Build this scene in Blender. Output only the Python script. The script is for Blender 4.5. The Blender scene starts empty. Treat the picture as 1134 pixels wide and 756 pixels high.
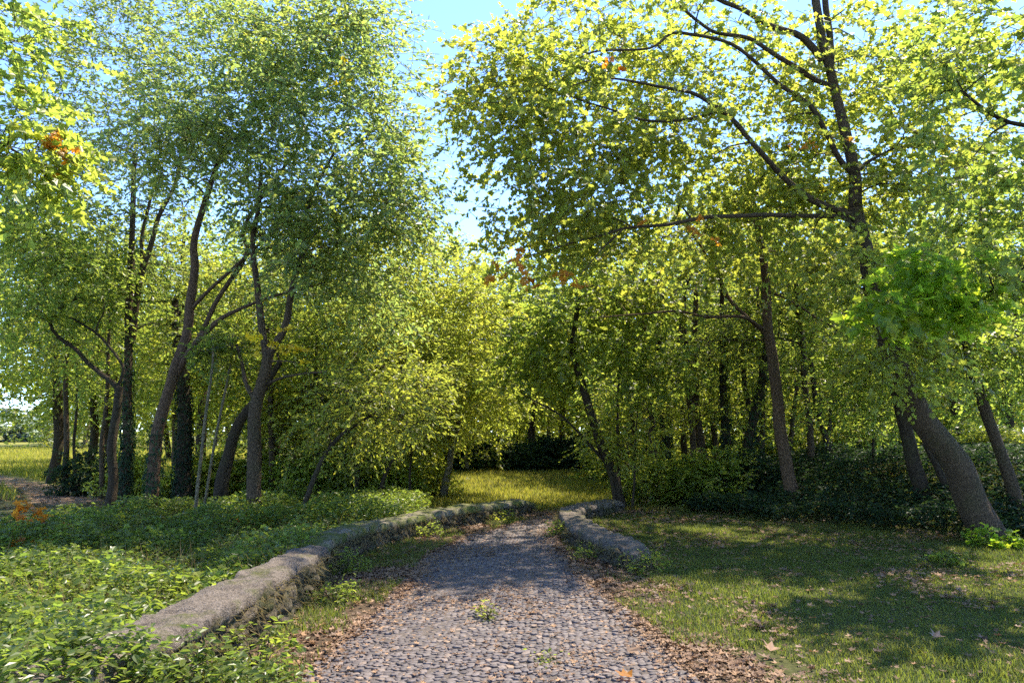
import bpy, math, numpy as np

# ------------------------------------------------------------------ camera, sky, sun, exposure
sc = bpy.context.scene
COL = sc.collection
CAM_Z, F_PX, CX, CY, TILT = 1.6, 819.0, 567.0, 378.0, math.atan(100.0 / 819.0)
cam = bpy.data.cameras.new("camera")
cam.sensor_width = 36.0
cam.lens = 36.0 * F_PX / 1134.0
cam.clip_end = 3000.0
cam_ob = bpy.data.objects.new("camera", cam)
cam_ob.location = (0, 0, CAM_Z)
cam_ob.rotation_euler = (math.pi / 2 + TILT, 0, 0)
COL.objects.link(cam_ob)
sc.camera = cam_ob

SUN_EL = math.radians(62)
SUN_AZ = math.radians(50)          # measured from +Y (view direction) towards +X (right)
world = bpy.data.worlds.new("World")
sc.world = world
world.use_nodes = True
wn = world.node_tree
sky = wn.nodes.new("ShaderNodeTexSky")
sky.sky_type = 'NISHITA'
sky.sun_disc = False
sky.sun_elevation = SUN_EL
sky.sun_rotation = SUN_AZ
sky.air_density = 0.5
sky.dust_density = 0.0
sky.ozone_density = 3.8
bgn = wn.nodes["Background"]
wn.links.new(sky.outputs[0], bgn.inputs[0])
bgn.inputs[1].default_value = 0.13

sun = bpy.data.lights.new("sun", 'SUN')
sun.energy = 2.5
sun.angle = math.radians(0.8)
sun.color = (1.0, 0.90, 0.74)
sun_ob = bpy.data.objects.new("sun", sun)
sd = np.array([math.sin(SUN_AZ) * math.cos(SUN_EL), math.cos(SUN_AZ) * math.cos(SUN_EL), math.sin(SUN_EL)])
from mathutils import Vector
sun_ob.rotation_euler = Vector(sd).to_track_quat('Z', 'Y').to_euler()
sun_ob.location = (20, 10, 30)
COL.objects.link(sun_ob)

sc.view_settings.view_transform = 'Standard'
sc.view_settings.look = 'None'
sc.view_settings.gamma = 1.0
sc.view_settings.use_curve_mapping = False
sc.view_settings.exposure = 2.6
cy = sc.cycles
cy.max_bounces = 10
cy.diffuse_bounces = 8
cy.glossy_bounces = 2
cy.transmission_bounces = 8
cy.transparent_max_bounces = 4
cy.use_denoising = False
cy.use_adaptive_sampling = True
cy.adaptive_threshold = 0.015
cy.sample_clamp_indirect = 6.0
cy.caustics_reflective = False
cy.caustics_refractive = False

RNG = np.random.default_rng(11)
A = np.array

# ------------------------------------------------------------------ photo geometry
def ray(px, py):
    u, v = (px - CX) / F_PX, (CY - py) / F_PX
    c, s = math.cos(TILT), math.sin(TILT)
    return A([u, c - v * s, s + v * c])

def at(px, py, Y):
    d = ray(px, py)
    return A([0, 0, CAM_Z]) + d * (Y / d[1])

def sstep(a, b, x):
    t = np.clip((x - a) / (b - a), 0, 1)
    return t * t * (3 - 2 * t)

# ------------------------------------------------------------------ numpy noise
def _hash(ix, iy, iz, seed):
    h = (ix * 374761393 + iy * 668265263 + iz * 2147483647 + seed * 144665) & 0xffffffff
    h = ((h ^ (h >> 13)) * 1274126177) & 0xffffffff
    h = h ^ (h >> 16)
    return (h & 0xffff) / 65535.0

def vnoise(x, y, z=0.0, seed=0):
    x, y, z = np.broadcast_arrays(np.asarray(x, float), np.asarray(y, float), np.asarray(z, float))
    ix, iy, iz = [np.floor(q).astype(np.int64) for q in (x, y, z)]
    fx, fy, fz = x - ix, y - iy, z - iz
    fx, fy, fz = [q * q * (3 - 2 * q) for q in (fx, fy, fz)]
    r = 0
    for dx in (0, 1):
        for dy in (0, 1):
            for dz in (0, 1):
                w = (fx if dx else 1 - fx) * (fy if dy else 1 - fy) * (fz if dz else 1 - fz)
                r = r + w * _hash(ix + dx, iy + dy, iz + dz, seed)
    return r

def fbm(x, y, z=0.0, seed=0, o=4):
    r, a, t = 0, 0.5, 0
    for i in range(o):
        r = r + a * vnoise(np.asarray(x) * 2 ** i, np.asarray(y) * 2 ** i, np.asarray(z) * 2 ** i, seed + i)
        t += a
        a *= 0.5
    return r / t

# ------------------------------------------------------------------ mesh building
def worley(P, seed=0):
    """F1 and F2-F1 of a jittered lattice, and the id of the nearest cell."""
    c = np.floor(P).astype(np.int64)
    f1 = np.full(P.shape[:-1], 9.0); f2 = f1.copy(); idn = np.zeros(P.shape[:-1])
    for dx in (-1, 0, 1):
        for dy in (-1, 0, 1):
            for dz in (-1, 0, 1):
                q = c + A([dx, dy, dz])
                h = [_hash(q[..., 0], q[..., 1], q[..., 2], seed + t) for t in range(4)]
                d = np.sqrt(sum((q[..., t] + h[t] - P[..., t]) ** 2 for t in range(3)))
                near = d < f1
                f2 = np.where(near, f1, np.minimum(f2, d))
                idn = np.where(near, h[3], idn)
                f1 = np.where(near, d, f1)
    return f1, f2 - f1, idn

class Geo:
    def __init__(self):
        self.v, self.f, self.n = [], [], 0
    def add(self, V, F, mat=0, smooth=False):
        """F: (k, m) int array of m-gons, indices into V."""
        V = np.asarray(V, float).reshape(-1, 3)
        F = np.asarray(F, np.int64)
        self.v.append(V)
        self.f.append((F + self.n, mat, smooth))
        self.n += len(V)
    def mesh(self, name, mats, origin=None):
        V = np.concatenate(self.v)
        if origin is not None:
            V = V - origin
        me = bpy.data.meshes.new(name)
        me.vertices.add(len(V))
        me.vertices.foreach_set("co", V.astype(np.float32).ravel())
        lv = np.concatenate([F.ravel() for F, _, _ in self.f])
        lt = np.concatenate([np.full(len(F), F.shape[1]) for F, _, _ in self.f])
        mi = np.concatenate([np.full(len(F), m) for F, m, _ in self.f])
        sm = np.concatenate([np.full(len(F), s) for F, _, s in self.f])
        ls = np.concatenate([[0], np.cumsum(lt)[:-1]])
        me.loops.add(len(lv))
        me.loops.foreach_set("vertex_index", lv.astype(np.int32))
        me.polygons.add(len(lt))
        me.polygons.foreach_set("loop_start", ls.astype(np.int32))
        me.polygons.foreach_set("material_index", mi.astype(np.int32))
        me.polygons.foreach_set("use_smooth", sm.astype(bool))
        for m in mats:
            me.materials.append(m)
        me.update(calc_edges=True)
        return me
    def obj(self, name, mats, parent=None, origin=None):
        if not isinstance(mats, (list, tuple)):
            mats = [mats]
        if origin is None and parent is not None:
            origin = A(parent.location) if parent.parent is None else A(parent.parent.location)
        o = bpy.data.objects.new(name, self.mesh(name, mats, origin))
        COL.objects.link(o)
        if parent is not None:
            o.parent = parent
        elif origin is not None:
            o.location = origin
        return o

def tag(o, label=None, cat=None, group=None, kind=None):
    if label: o["label"] = label
    if cat: o["category"] = cat
    if group: o["group"] = group
    if kind: o["kind"] = kind
    return o

def empty(name, loc, label, cat, group=None):
    o = bpy.data.objects.new(name, None)
    o.empty_display_size = 0.2
    o.location = tuple(float(q) for q in loc)
    COL.objects.link(o)
    return tag(o, label, cat, group)

def copy_tree(root, loc, rz, s, label=None, group=None):
    r = root.copy()
    COL.objects.link(r)
    r.location = tuple(float(q) for q in loc)
    r.rotation_euler = (0, 0, rz)
    r.scale = s if isinstance(s, tuple) else (s, s, s)
    if label: r["label"] = label
    if group: r["group"] = group
    for ch in list(root.children):
        c = ch.copy()
        COL.objects.link(c)
        c.parent = r
    return r

def norm(v):
    return v / np.maximum(np.linalg.norm(v, axis=-1, keepdims=True), 1e-9)

def resample(P, R, step):
    """Catmull-Rom through P with radii R."""
    P, R = np.asarray(P, float), np.asarray(R, float)
    if len(P) == 2:
        n = max(2, int(np.linalg.norm(P[1] - P[0]) / step) + 1)
        t = np.linspace(0, 1, n)[:, None]
        return P[0] * (1 - t) + P[1] * t, R[0] * (1 - t[:, 0]) + R[1] * t[:, 0]
    Q = np.vstack([2 * P[0] - P[1], P, 2 * P[-1] - P[-2]])
    out, rad = [], []
    for i in range(len(P) - 1):
        p0, p1, p2, p3 = Q[i], Q[i + 1], Q[i + 2], Q[i + 3]
        n = max(2, int(np.linalg.norm(p2 - p1) / step) + 1)
        t = np.linspace(0, 1, n, endpoint=(i == len(P) - 2))[:, None]
        out.append(0.5 * ((2 * p1) + (-p0 + p2) * t + (2 * p0 - 5 * p1 + 4 * p2 - p3) * t ** 2 + (-p0 + 3 * p1 - 3 * p2 + p3) * t ** 3))
        rad.append(R[i] * (1 - t[:, 0]) + R[i + 1] * t[:, 0])
    return np.concatenate(out), np.concatenate(rad)

def tube(geo, P, R, sides=8, mat=0, lump=0.0, seed=0, cap=True):
    n = len(P)
    T = norm(np.gradient(P, axis=0))
    ref = A([1.0, 0.2, 0.0]) if abs(T[0][0]) < 0.8 else A([0, 1.0, 0.1])
    N = np.zeros_like(P)
    u = ref - T[0] * ref.dot(T[0])
    for i in range(n):
        u = u - T[i] * u.dot(T[i])
        u = u / max(np.linalg.norm(u), 1e-9)
        N[i] = u
    B = np.cross(T, N)
    a = np.linspace(0, 2 * np.pi, sides, endpoint=False)
    ca, sa = np.cos(a)[None, :, None], np.sin(a)[None, :, None]
    dirs = N[:, None, :] * ca + B[:, None, :] * sa
    rr = np.repeat(np.asarray(R)[:, None], sides, 1)
    if lump > 0:
        q = P[:, None, :] + dirs * rr[..., None]
        k = 0.5 / max(R[0], 0.02)
        rr = rr * (1 + lump * 2 * (fbm(q[..., 0] * k * 1.6, q[..., 1] * k * 1.6, q[..., 2] * k * 0.5, seed, 3) - 0.5))
    V = (P[:, None, :] + dirs * rr[..., None]).reshape(-1, 3)
    i = np.arange(n - 1)[:, None] * sides
    j = np.arange(sides)[None, :]
    j2 = (j + 1) % sides
    F = np.stack([i + j, i + j2, i + sides + j2, i + sides + j], -1).reshape(-1, 4)
    geo.add(V, F, mat, True)
    if cap:
        tip = P[-1] + T[-1] * R[-1] * 0.7
        V2 = np.vstack([V[-sides:], tip[None]])
        F2 = np.stack([np.arange(sides), (np.arange(sides) + 1) % sides, np.full(sides, sides)], -1)
        geo.add(V2, F2, mat, True)

# leaf templates: (along, side, up), polygons
OVAL = (A([[0, 0, 0], [.3, .23, .07], [.68, .2, .06], [1, 0, -.08], [.68, -.2, .06], [.3, -.23, .07]]),
        [A([[0, 1, 2, 3], [0, 3, 4, 5]])])
LOBED = (A([[0, 0, 0], [.08, .40, .10], [.33, .27, .03], [.62, .48, .12], [.66, .24, .02], [1, 0, -.1],
            [.66, -.24, .02], [.62, -.48, .12], [.33, -.27, .03], [.08, -.40, .10]]),
         [A([[0, 1, 2, 3, 4, 5], [0, 5, 6, 7, 8, 9]])])
DRY = (A([[0, 0, 0], [.08, .40, .16], [.33, .19, .05], [.62, .48, .26], [.62, .16, .04], [1, 0, .18],
          [.62, -.16, .04], [.62, -.50, .10], [.33, -.19, .05], [.08, -.40, .22]]),
       [A([[0, 1, 2, 3, 4, 5], [0, 5, 6, 7, 8, 9]])])
KITE = (A([[0, 0, 0], [.45, .32, .07], [1, 0, -.05], [.45, -.32, .07]]), [A([[0, 1, 2], [0, 2, 3]])])

def put_leaves(geo, P, axis, nrm, size, tpl, mat=0):
    T, polys = tpl
    axis = norm(axis)
    nrm = norm(nrm - axis * np.sum(axis * nrm, -1, keepdims=True))
    side = np.cross(nrm, axis)
    s = np.asarray(size)[:, None, None]
    V = P[:, None, :] + s * (T[None, :, 0:1] * axis[:, None] + T[None, :, 1:2] * side[:, None] + T[None, :, 2:3] * nrm[:, None])
    n, m = len(P), len(T)
    off = (np.arange(n) * m)[:, None, None]
    first = True
    for F in polys:
        G = (F[None] + off).reshape(-1, F.shape[1])
        if first:
            geo.add(V.reshape(-1, 3), G, mat)
            first = False
        else:
            geo.f.append((G + geo.n - n * m, mat, False))

def sphere_rand(n, rng):
    d = norm(rng.normal(size=(n, 3)))
    return d * rng.random((n, 1)) ** (1 / 3)

def foliage(geo, C, R, sprays, per, size, tpl, rng, mat=0, twig_mat=None, flat=0.75, up=0.42, droop=0.12, centre=None):
    """Leafy sprays in clumps C with radius R."""
    k = len(C)
    idx = np.repeat(np.arange(k), sprays)
    n = len(idx)
    o = sphere_rand(n, rng)
    o[:, 2] *= flat
    st = C[idx] + o * R[idx][:, None] * 0.85
    out = norm(o + rng.normal(size=(n, 3)) * 0.25)
    if centre is not None:
        out = norm(out + 0.6 * norm(st - centre))
    d = norm(out * 0.7 + rng.normal(size=(n, 3)) * A([.6, .6, .3]) + A([0, 0, -0.05]))
    L = (0.5 + 0.6 * rng.random(n)) * np.clip(R[idx], .3, .9) * 0.75
    t = (np.arange(per) + 0.6) / per
    P = st[:, None] + d[:, None] * (L[:, None] * t[None])[..., None]
    P[..., 2] -= droop * (t ** 2)[None] * L[:, None] * 2
    sgn = np.where(np.arange(per) % 2 == 0, 1.0, -1.0)
    hz = norm(np.cross(d, A([0, 0, 1.0]) + rng.normal(size=(n, 3)) * 0.3))
    ax = d[:, None] * 0.6 + hz[:, None] * (sgn * 0.85)[None, :, None] + rng.normal(size=(n, per, 3)) * 0.32
    ax[:, -1] = d + rng.normal(size=(n, 3)) * 0.2
    ax[..., 2] -= 0.22
    nm = A([0, 0, up]) + out[:, None] * 0.35 + rng.normal(size=(n, per, 3)) * 0.55
    sz = size * (0.45 + 0.85 * rng.random((n, per)))
    put_leaves(geo, P.reshape(-1, 3), ax.reshape(-1, 3), nm.reshape(-1, 3), sz.ravel(), tpl, mat)
    if twig_mat is not None:
        a = st - d * 0.12
        b = P[:, -1]
        w = norm(np.cross(d, rng.normal(size=(n, 3))))
        w2 = np.cross(d, w)
        r0, r1 = 0.0045, 0.002
        V = np.stack([a + w * r0, a - w * .5 * r0 + w2 * .87 * r0, a - w * .5 * r0 - w2 * .87 * r0,
                      b + w * r1, b - w * .5 * r1 + w2 * .87 * r1, b - w * .5 * r1 - w2 * .87 * r1], 1)
        F = A([[0, 1, 4, 3], [1, 2, 5, 4], [2, 0, 3, 5]])
        geo.add(V.reshape(-1, 3), (F[None] + (np.arange(n) * 6)[:, None, None]).reshape(-1, 4), twig_mat, True)

# ------------------------------------------------------------------ materials
def mat_new(name):
    m = bpy.data.materials.new(name)
    m.use_nodes = True
    nt = m.node_tree
    return m, nt, nt.nodes["Principled BSDF"], nt.nodes["Material Output"]

def ramp(nt, stops, interp='LINEAR'):
    r = nt.nodes.new("ShaderNodeValToRGB")
    r.color_ramp.interpolation = interp
    e = r.color_ramp.elements
    while len(e) < len(stops):
        e.new(0.5)
    for el, (p, c) in zip(e, stops):
        el.position = p
        el.color = (*c, 1)
    return r

def noise(nt, scale, detail=4, rough=0.55, coord=None, stretch=None):
    n = nt.nodes.new("ShaderNodeTexNoise")
    n.inputs["Scale"].default_value = scale
    n.inputs["Detail"].default_value = detail
    n.inputs["Roughness"].default_value = rough
    if coord is not None:
        if stretch is not None:
            mp = nt.nodes.new("ShaderNodeMapping")
            mp.inputs["Scale"].default_value = stretch
            nt.links.new(coord, mp.inputs["Vector"])
            nt.links.new(mp.outputs[0], n.inputs["Vector"])
        else:
            nt.links.new(coord, n.inputs["Vector"])
    return n

def leaf_mat(name, stops, trans=2.9, tint=(1.0, 1.0, 0.5), mix=0.55, rough=0.42, spec=0.4, island=0.62, nscale=0.55):
    """Thin leaf: reflecting upper side plus light let through. Colour varies leaf by leaf and bough by bough."""
    m, nt, pb, out = mat_new(name)
    geo = nt.nodes.new("ShaderNodeNewGeometry")
    tc = nt.nodes.new("ShaderNodeTexCoord")
    oi = nt.nodes.new("ShaderNodeObjectInfo")
    nz = noise(nt, nscale, 2, 0.5, tc.outputs["Object"])
    mx = nt.nodes.new("ShaderNodeMath"); mx.operation = 'MULTIPLY_ADD'
    nt.links.new(geo.outputs["Random Per Island"], mx.inputs[0])
    mx.inputs[1].default_value = island
    m2 = nt.nodes.new("ShaderNodeMath"); m2.operation = 'MULTIPLY_ADD'
    nt.links.new(nz.outputs[0], m2.inputs[0])
    m2.inputs[1].default_value = (1 - island) * 1.6
    m2.inputs[2].default_value = -(1 - island) * 0.3
    nt.links.new(m2.outputs[0], mx.inputs[2])
    cr = ramp(nt, stops)
    nt.links.new(mx.outputs[0], cr.inputs[0])
    hsv = nt.nodes.new("ShaderNodeHueSaturation")
    mr = nt.nodes.new("ShaderNodeMapRange")
    mr.inputs["To Min"].default_value = 0.82
    mr.inputs["To Max"].default_value = 1.18
    nt.links.new(oi.outputs["Random"], mr.inputs["Value"])
    nt.links.new(mr.outputs[0], hsv.inputs["Value"])
    nt.links.new(cr.outputs[0], hsv.inputs["Color"])
    nt.links.new(hsv.outputs[0], pb.inputs["Base Color"])
    pb.inputs["Roughness"].default_value = rough
    pb.inputs["Specular IOR Level"].default_value = spec
    vm = nt.nodes.new("ShaderNodeVectorMath"); vm.operation = 'MULTIPLY'
    nt.links.new(hsv.outputs[0], vm.inputs[0])
    vm.inputs[1].default_value = tuple(trans * t for t in tint)
    tr = nt.nodes.new("ShaderNodeBsdfTranslucent")
    nt.links.new(vm.outputs[0], tr.inputs["Color"])
    ms = nt.nodes.new("ShaderNodeMixShader")
    ms.inputs[0].default_value = mix
    nt.links.new(pb.outputs[0], ms.inputs[1])
    nt.links.new(tr.outputs[0], ms.inputs[2])
    nt.links.new(ms.outputs[0], out.inputs["Surface"])
    return m

def bark_mat(name, dark, light, moss=0.25, moss_col=(.06, .08, .02)):
    m, nt, pb, out = mat_new(name)
    tc = nt.nodes.new("ShaderNodeTexCoord")
    a = noise(nt, 16, 6, 0.7, tc.outputs["Object"], (1, 1, .22))
    vo = nt.nodes.new("ShaderNodeTexVoronoi")
    mp = nt.nodes.new("ShaderNodeMapping"); mp.inputs["Scale"].default_value = (24, 24, 5)
    nt.links.new(tc.outputs["Object"], mp.inputs["Vector"]); nt.links.new(mp.outputs[0], vo.inputs["Vector"])
    ad = nt.nodes.new("ShaderNodeMath"); ad.operation = 'MULTIPLY'
    nt.links.new(a.outputs[0], ad.inputs[0]); nt.links.new(vo.outputs["Distance"], ad.inputs[1])
    cr = ramp(nt, [(0.05, dark), (0.26, light), (0.5, tuple(q * 1.5 for q in light))])
    nt.links.new(ad.outputs[0], cr.inputs[0])
    b = noise(nt, 2.2, 5, 0.65, tc.outputs["Object"])
    br = ramp(nt, [(0.5, (0, 0, 0)), (0.66, (moss,) * 3)])
    nt.links.new(b.outputs[0], br.inputs[0])
    mix = nt.nodes.new("ShaderNodeMixRGB")
    nt.links.new(br.outputs[0], mix.inputs[0]); nt.links.new(cr.outputs[0], mix.inputs[1])
    mix.inputs[2].default_value = (*moss_col, 1)
    nt.links.new(mix.outputs[0], pb.inputs["Base Color"])
    pb.inputs["Roughness"].default_value = 0.9
    pb.inputs["Specular IOR Level"].default_value = 0.2
    bp = nt.nodes.new("ShaderNodeBump"); bp.inputs["Strength"].default_value = 1.0; bp.inputs["Distance"].default_value = 0.07
    nt.links.new(ad.outputs[0], bp.inputs["Height"]); nt.links.new(bp.outputs[0], pb.inputs["Normal"])
    return m

def stone_mat(name, dark, light, moss_col, moss_lo, moss_hi, scale=9, bump=0.02):
    m, nt, pb, out = mat_new(name)
    tc = nt.nodes.new("ShaderNodeTexCoord")
    a = noise(nt, scale, 8, 0.72, tc.outputs["Object"])
    cr = ramp(nt, [(0.3, dark), (0.52, light), (0.75, tuple(q * 1.25 for q in light))])
    nt.links.new(a.outputs[0], cr.inputs[0])
    s = noise(nt, 60, 3, 0.8, tc.outputs["Object"])
    sr = ramp(nt, [(0.40, (.25, .25, .25)), (0.55, (1, 1, 1))])
    nt.links.new(s.outputs[0], sr.inputs[0])
    mul = nt.nodes.new("ShaderNodeMixRGB"); mul.blend_type = 'MULTIPLY'; mul.inputs[0].default_value = 0.75
    nt.links.new(cr.outputs[0], mul.inputs[1]); nt.links.new(sr.outputs[0], mul.inputs[2])
    b = noise(nt, 3.2, 6, 0.7, tc.outputs["Object"])
    br = ramp(nt, [(moss_lo, (0, 0, 0)), (moss_hi, (0.9,) * 3)])
    nt.links.new(b.outputs[0], br.inputs[0])
    mix = nt.nodes.new("ShaderNodeMixRGB")
    nt.links.new(br.outputs[0], mix.inputs[0]); nt.links.new(mul.outputs[0], mix.inputs[1])
    mix.inputs[2].default_value = (*moss_col, 1)
    nt.links.new(mix.outputs[0], pb.inputs["Base Color"])
    pb.inputs["Roughness"].default_value = 0.92
    pb.inputs["Specular IOR Level"].default_value = 0.2
    bp = nt.nodes.new("ShaderNodeBump"); bp.inputs["Strength"].default_value = 1.0; bp.inputs["Distance"].default_value = bump
    ad = nt.nodes.new("ShaderNodeMath"); ad.operation = 'ADD'
    nt.links.new(a.outputs[0], ad.inputs[0]); nt.links.new(s.outputs[0], ad.inputs[1])
    nt.links.new(ad.outputs[0], bp.inputs["Height"]); nt.links.new(bp.outputs[0], pb.inputs["Normal"])
    return m

M = {}
M['leaf_blue'] = leaf_mat("leaf_deep_green", [(0.0, (.064, .098, .036)), (0.45, (.098, .126, .035)), (0.78, (.132, .143, .030)), (0.95, (.18, .155, .022)), (1.0, (.34, .20, .02))], trans=4.1, tint=(.98, 1, .75), rough=0.36, spec=0.6)
M['leaf_yellow'] = leaf_mat("leaf_yellow_green", [(0.0, (.084, .108, .019)), (0.4, (.116, .130, .020)), (0.78, (.142, .143, .021)), (0.94, (.19, .158, .021)), (0.988, (.26, .16, .02)), (1.0, (.34, .14, .02))], trans=4.1, tint=(.98, 1, .8), rough=0.42)
M['leaf_mid'] = leaf_mat("leaf_mid_green", [(0.0, (.070, .100, .019)), (0.5, (.100, .124, .020)), (0.85, (.130, .140, .020)), (1.0, (.19, .155, .02))], trans=4.1, tint=(.98, 1, .8), rough=0.42)
M['leaf_bright'] = leaf_mat("leaf_bright_spray", [(0.0, (.07, .12, .016)), (0.6, (.12, .17, .02)), (0.9, (.19, .2, .02)), (1.0, (.30, .2, .02))], trans=4.2, rough=0.45, spec=0.3)
M['leaf_grey_haze'] = leaf_mat("leaf_grey_green_haze", [(0.0, (.17, .21, .17)), (1.0, (.25, .29, .24))], trans=1.9, tint=(1, 1, .9))  # grey-green leaf with distance haze and daylight put into its pale colour
M['leaf_gold'] = leaf_mat("leaf_gold", [(0.0, (.50, .38, .02)), (0.6, (.60, .46, .03)), (1.0, (.55, .33, .02))], trans=1.6, tint=(1, 1, .5))
M['leaf_orange'] = leaf_mat("leaf_orange", [(0.0, (.30, .13, .02)), (0.6, (.44, .19, .025)), (1.0, (.40, .26, .03))], trans=1.9, tint=(1, .8, .4))
M['bed_leaf'] = leaf_mat("bed_leaf", [(0.0, (.056, .090, .026)), (0.5, (.100, .132, .028)), (0.85, (.150, .165, .028)), (0.97, (.19, .18, .04)), (1.0, (.30, .17, .035))], trans=2.5, tint=(.95, 1, .6), rough=0.36, spec=0.45, nscale=0.9, island=0.5)
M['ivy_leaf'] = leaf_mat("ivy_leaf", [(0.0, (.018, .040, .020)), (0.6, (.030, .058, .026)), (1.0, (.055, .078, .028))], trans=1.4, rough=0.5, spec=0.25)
M['grass'] = leaf_mat("grass_blade", [(0.0, (.056, .080, .022)), (0.5, (.086, .108, .028)), (0.8, (.13, .135, .038)), (1.0, (.27, .20, .10))], trans=2.0, rough=0.55, spec=0.25, island=0.5, nscale=1.1)
M['grass_sun'] = leaf_mat("grass_sunlit", [(0.0, (.10, .125, .020)), (0.5, (.165, .165, .032)), (1.0, (.29, .24, .09))], trans=1.9, rough=0.6, spec=0.2)  # sunlit copy of the grass, light put into its yellow tone
M['dry_grass'] = leaf_mat("grass_dry", [(0.0, (.16, .12, .05)), (0.6, (.26, .20, .09)), (1.0, (.09, .10, .025))], trans=1.0, tint=(1, 1, .8), rough=0.7, spec=0.15)
M['dead_leaf'] = leaf_mat("dead_leaf", [(0.0, (.075, .042, .024)), (0.3, (.155, .092, .055)), (0.65, (.24, .150, .092)), (0.9, (.30, .175, .085)), (1.0, (.36, .15, .03))], trans=0.7, tint=(1, .85, .6), mix=0.25, rough=0.6, spec=0.3, island=0.8)
M['bark'] = bark_mat("bark_brown", (.020, .014, .008), (.110, .074, .042))
M['bark_warm'] = bark_mat("bark_warm", (.026, .016, .010), (.145, .088, .050), 0.15)
M['bark_dark'] = bark_mat("bark_dark", (.011, .008, .005), (.066, .047, .028), 0.3)
M['bark_pale'] = bark_mat("bark_pale", (.05, .04, .025), (.20, .16, .095), 0.5, (.10, .11, .03))
M['coping'] = stone_mat("stone_coping", (.070, .056, .044), (.185, .152, .124), (.075, .078, .022), 0.52, 0.68, 7, 0.03)
M['coping_moss'] = stone_mat("stone_coping_mossy", (.08, .07, .05), (.21, .18, .135), (.085, .10, .018), 0.40, 0.56, 9, 0.02)
M['rubble'] = stone_mat("stone_rubble", (.030, .024, .017), (.15, .122, .088), (.050, .056, .015), 0.45, 0.64, 14, 0.035)

def road_stone_mat():
    m, nt, pb, out = mat_new("cobble_stone")
    geo = nt.nodes.new("ShaderNodeNewGeometry")
    tc = nt.nodes.new("ShaderNodeTexCoord")
    cr = ramp(nt, [(0.0, (.072, .060, .060)), (0.5, (.108, .090, .088)), (0.88, (.138, .114, .108)), (0.97, (.18, .14, .118)), (1.0, (.25, .175, .12))])
    nt.links.new(geo.outputs["Random Per Island"], cr.inputs[0])
    s = noise(nt, 45, 5, 0.7, tc.outputs["Object"])
    sr = ramp(nt, [(0.3, (.55, .55, .55)), (0.7, (1.15, 1.12, 1.1))])
    nt.links.new(s.outputs[0], sr.inputs[0])
    mul = nt.nodes.new("ShaderNodeMixRGB"); mul.blend_type = 'MULTIPLY'; mul.inputs[0].default_value = 1
    nt.links.new(cr.outputs[0], mul.inputs[1]); nt.links.new(sr.outputs[0], mul.inputs[2])
    nt.links.new(mul.outputs[0], pb.inputs["Base Color"])
    pb.inputs["Roughness"].default_value = 0.62
    pb.inputs["Specular IOR Level"].default_value = 0.35
    bp = nt.nodes.new("ShaderNodeBump"); bp.inputs["Strength"].default_value = 0.8; bp.inputs["Distance"].default_value = 0.006
    nt.links.new(s.outputs[0], bp.inputs["Height"]); nt.links.new(bp.outputs[0], pb.inputs["Normal"])
    return m
M['cobble'] = road_stone_mat()

def soil_mat(name, dark, light, scale=18):
    m, nt, pb, out = mat_new(name)
    tc = nt.nodes.new("ShaderNodeTexCoord")
    s = noise(nt, scale, 8, 0.7, tc.outputs["Object"])
    cr = ramp(nt, [(0.3, dark), (0.7, light)])
    nt.links.new(s.outputs[0], cr.inputs[0]); nt.links.new(cr.outputs[0], pb.inputs["Base Color"])
    pb.inputs["Roughness"].default_value = 0.95
    bp = nt.nodes.new("ShaderNodeBump"); bp.inputs["Strength"].default_value = 1; bp.inputs["Distance"].default_value = 0.02
    nt.links.new(s.outputs[0], bp.inputs["Height"]); nt.links.new(bp.outputs[0], pb.inputs["Normal"])
    return m
M['mortar'] = soil_mat("road_bed_soil", (.040, .032, .027), (.125, .098, .080), 40)

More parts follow.
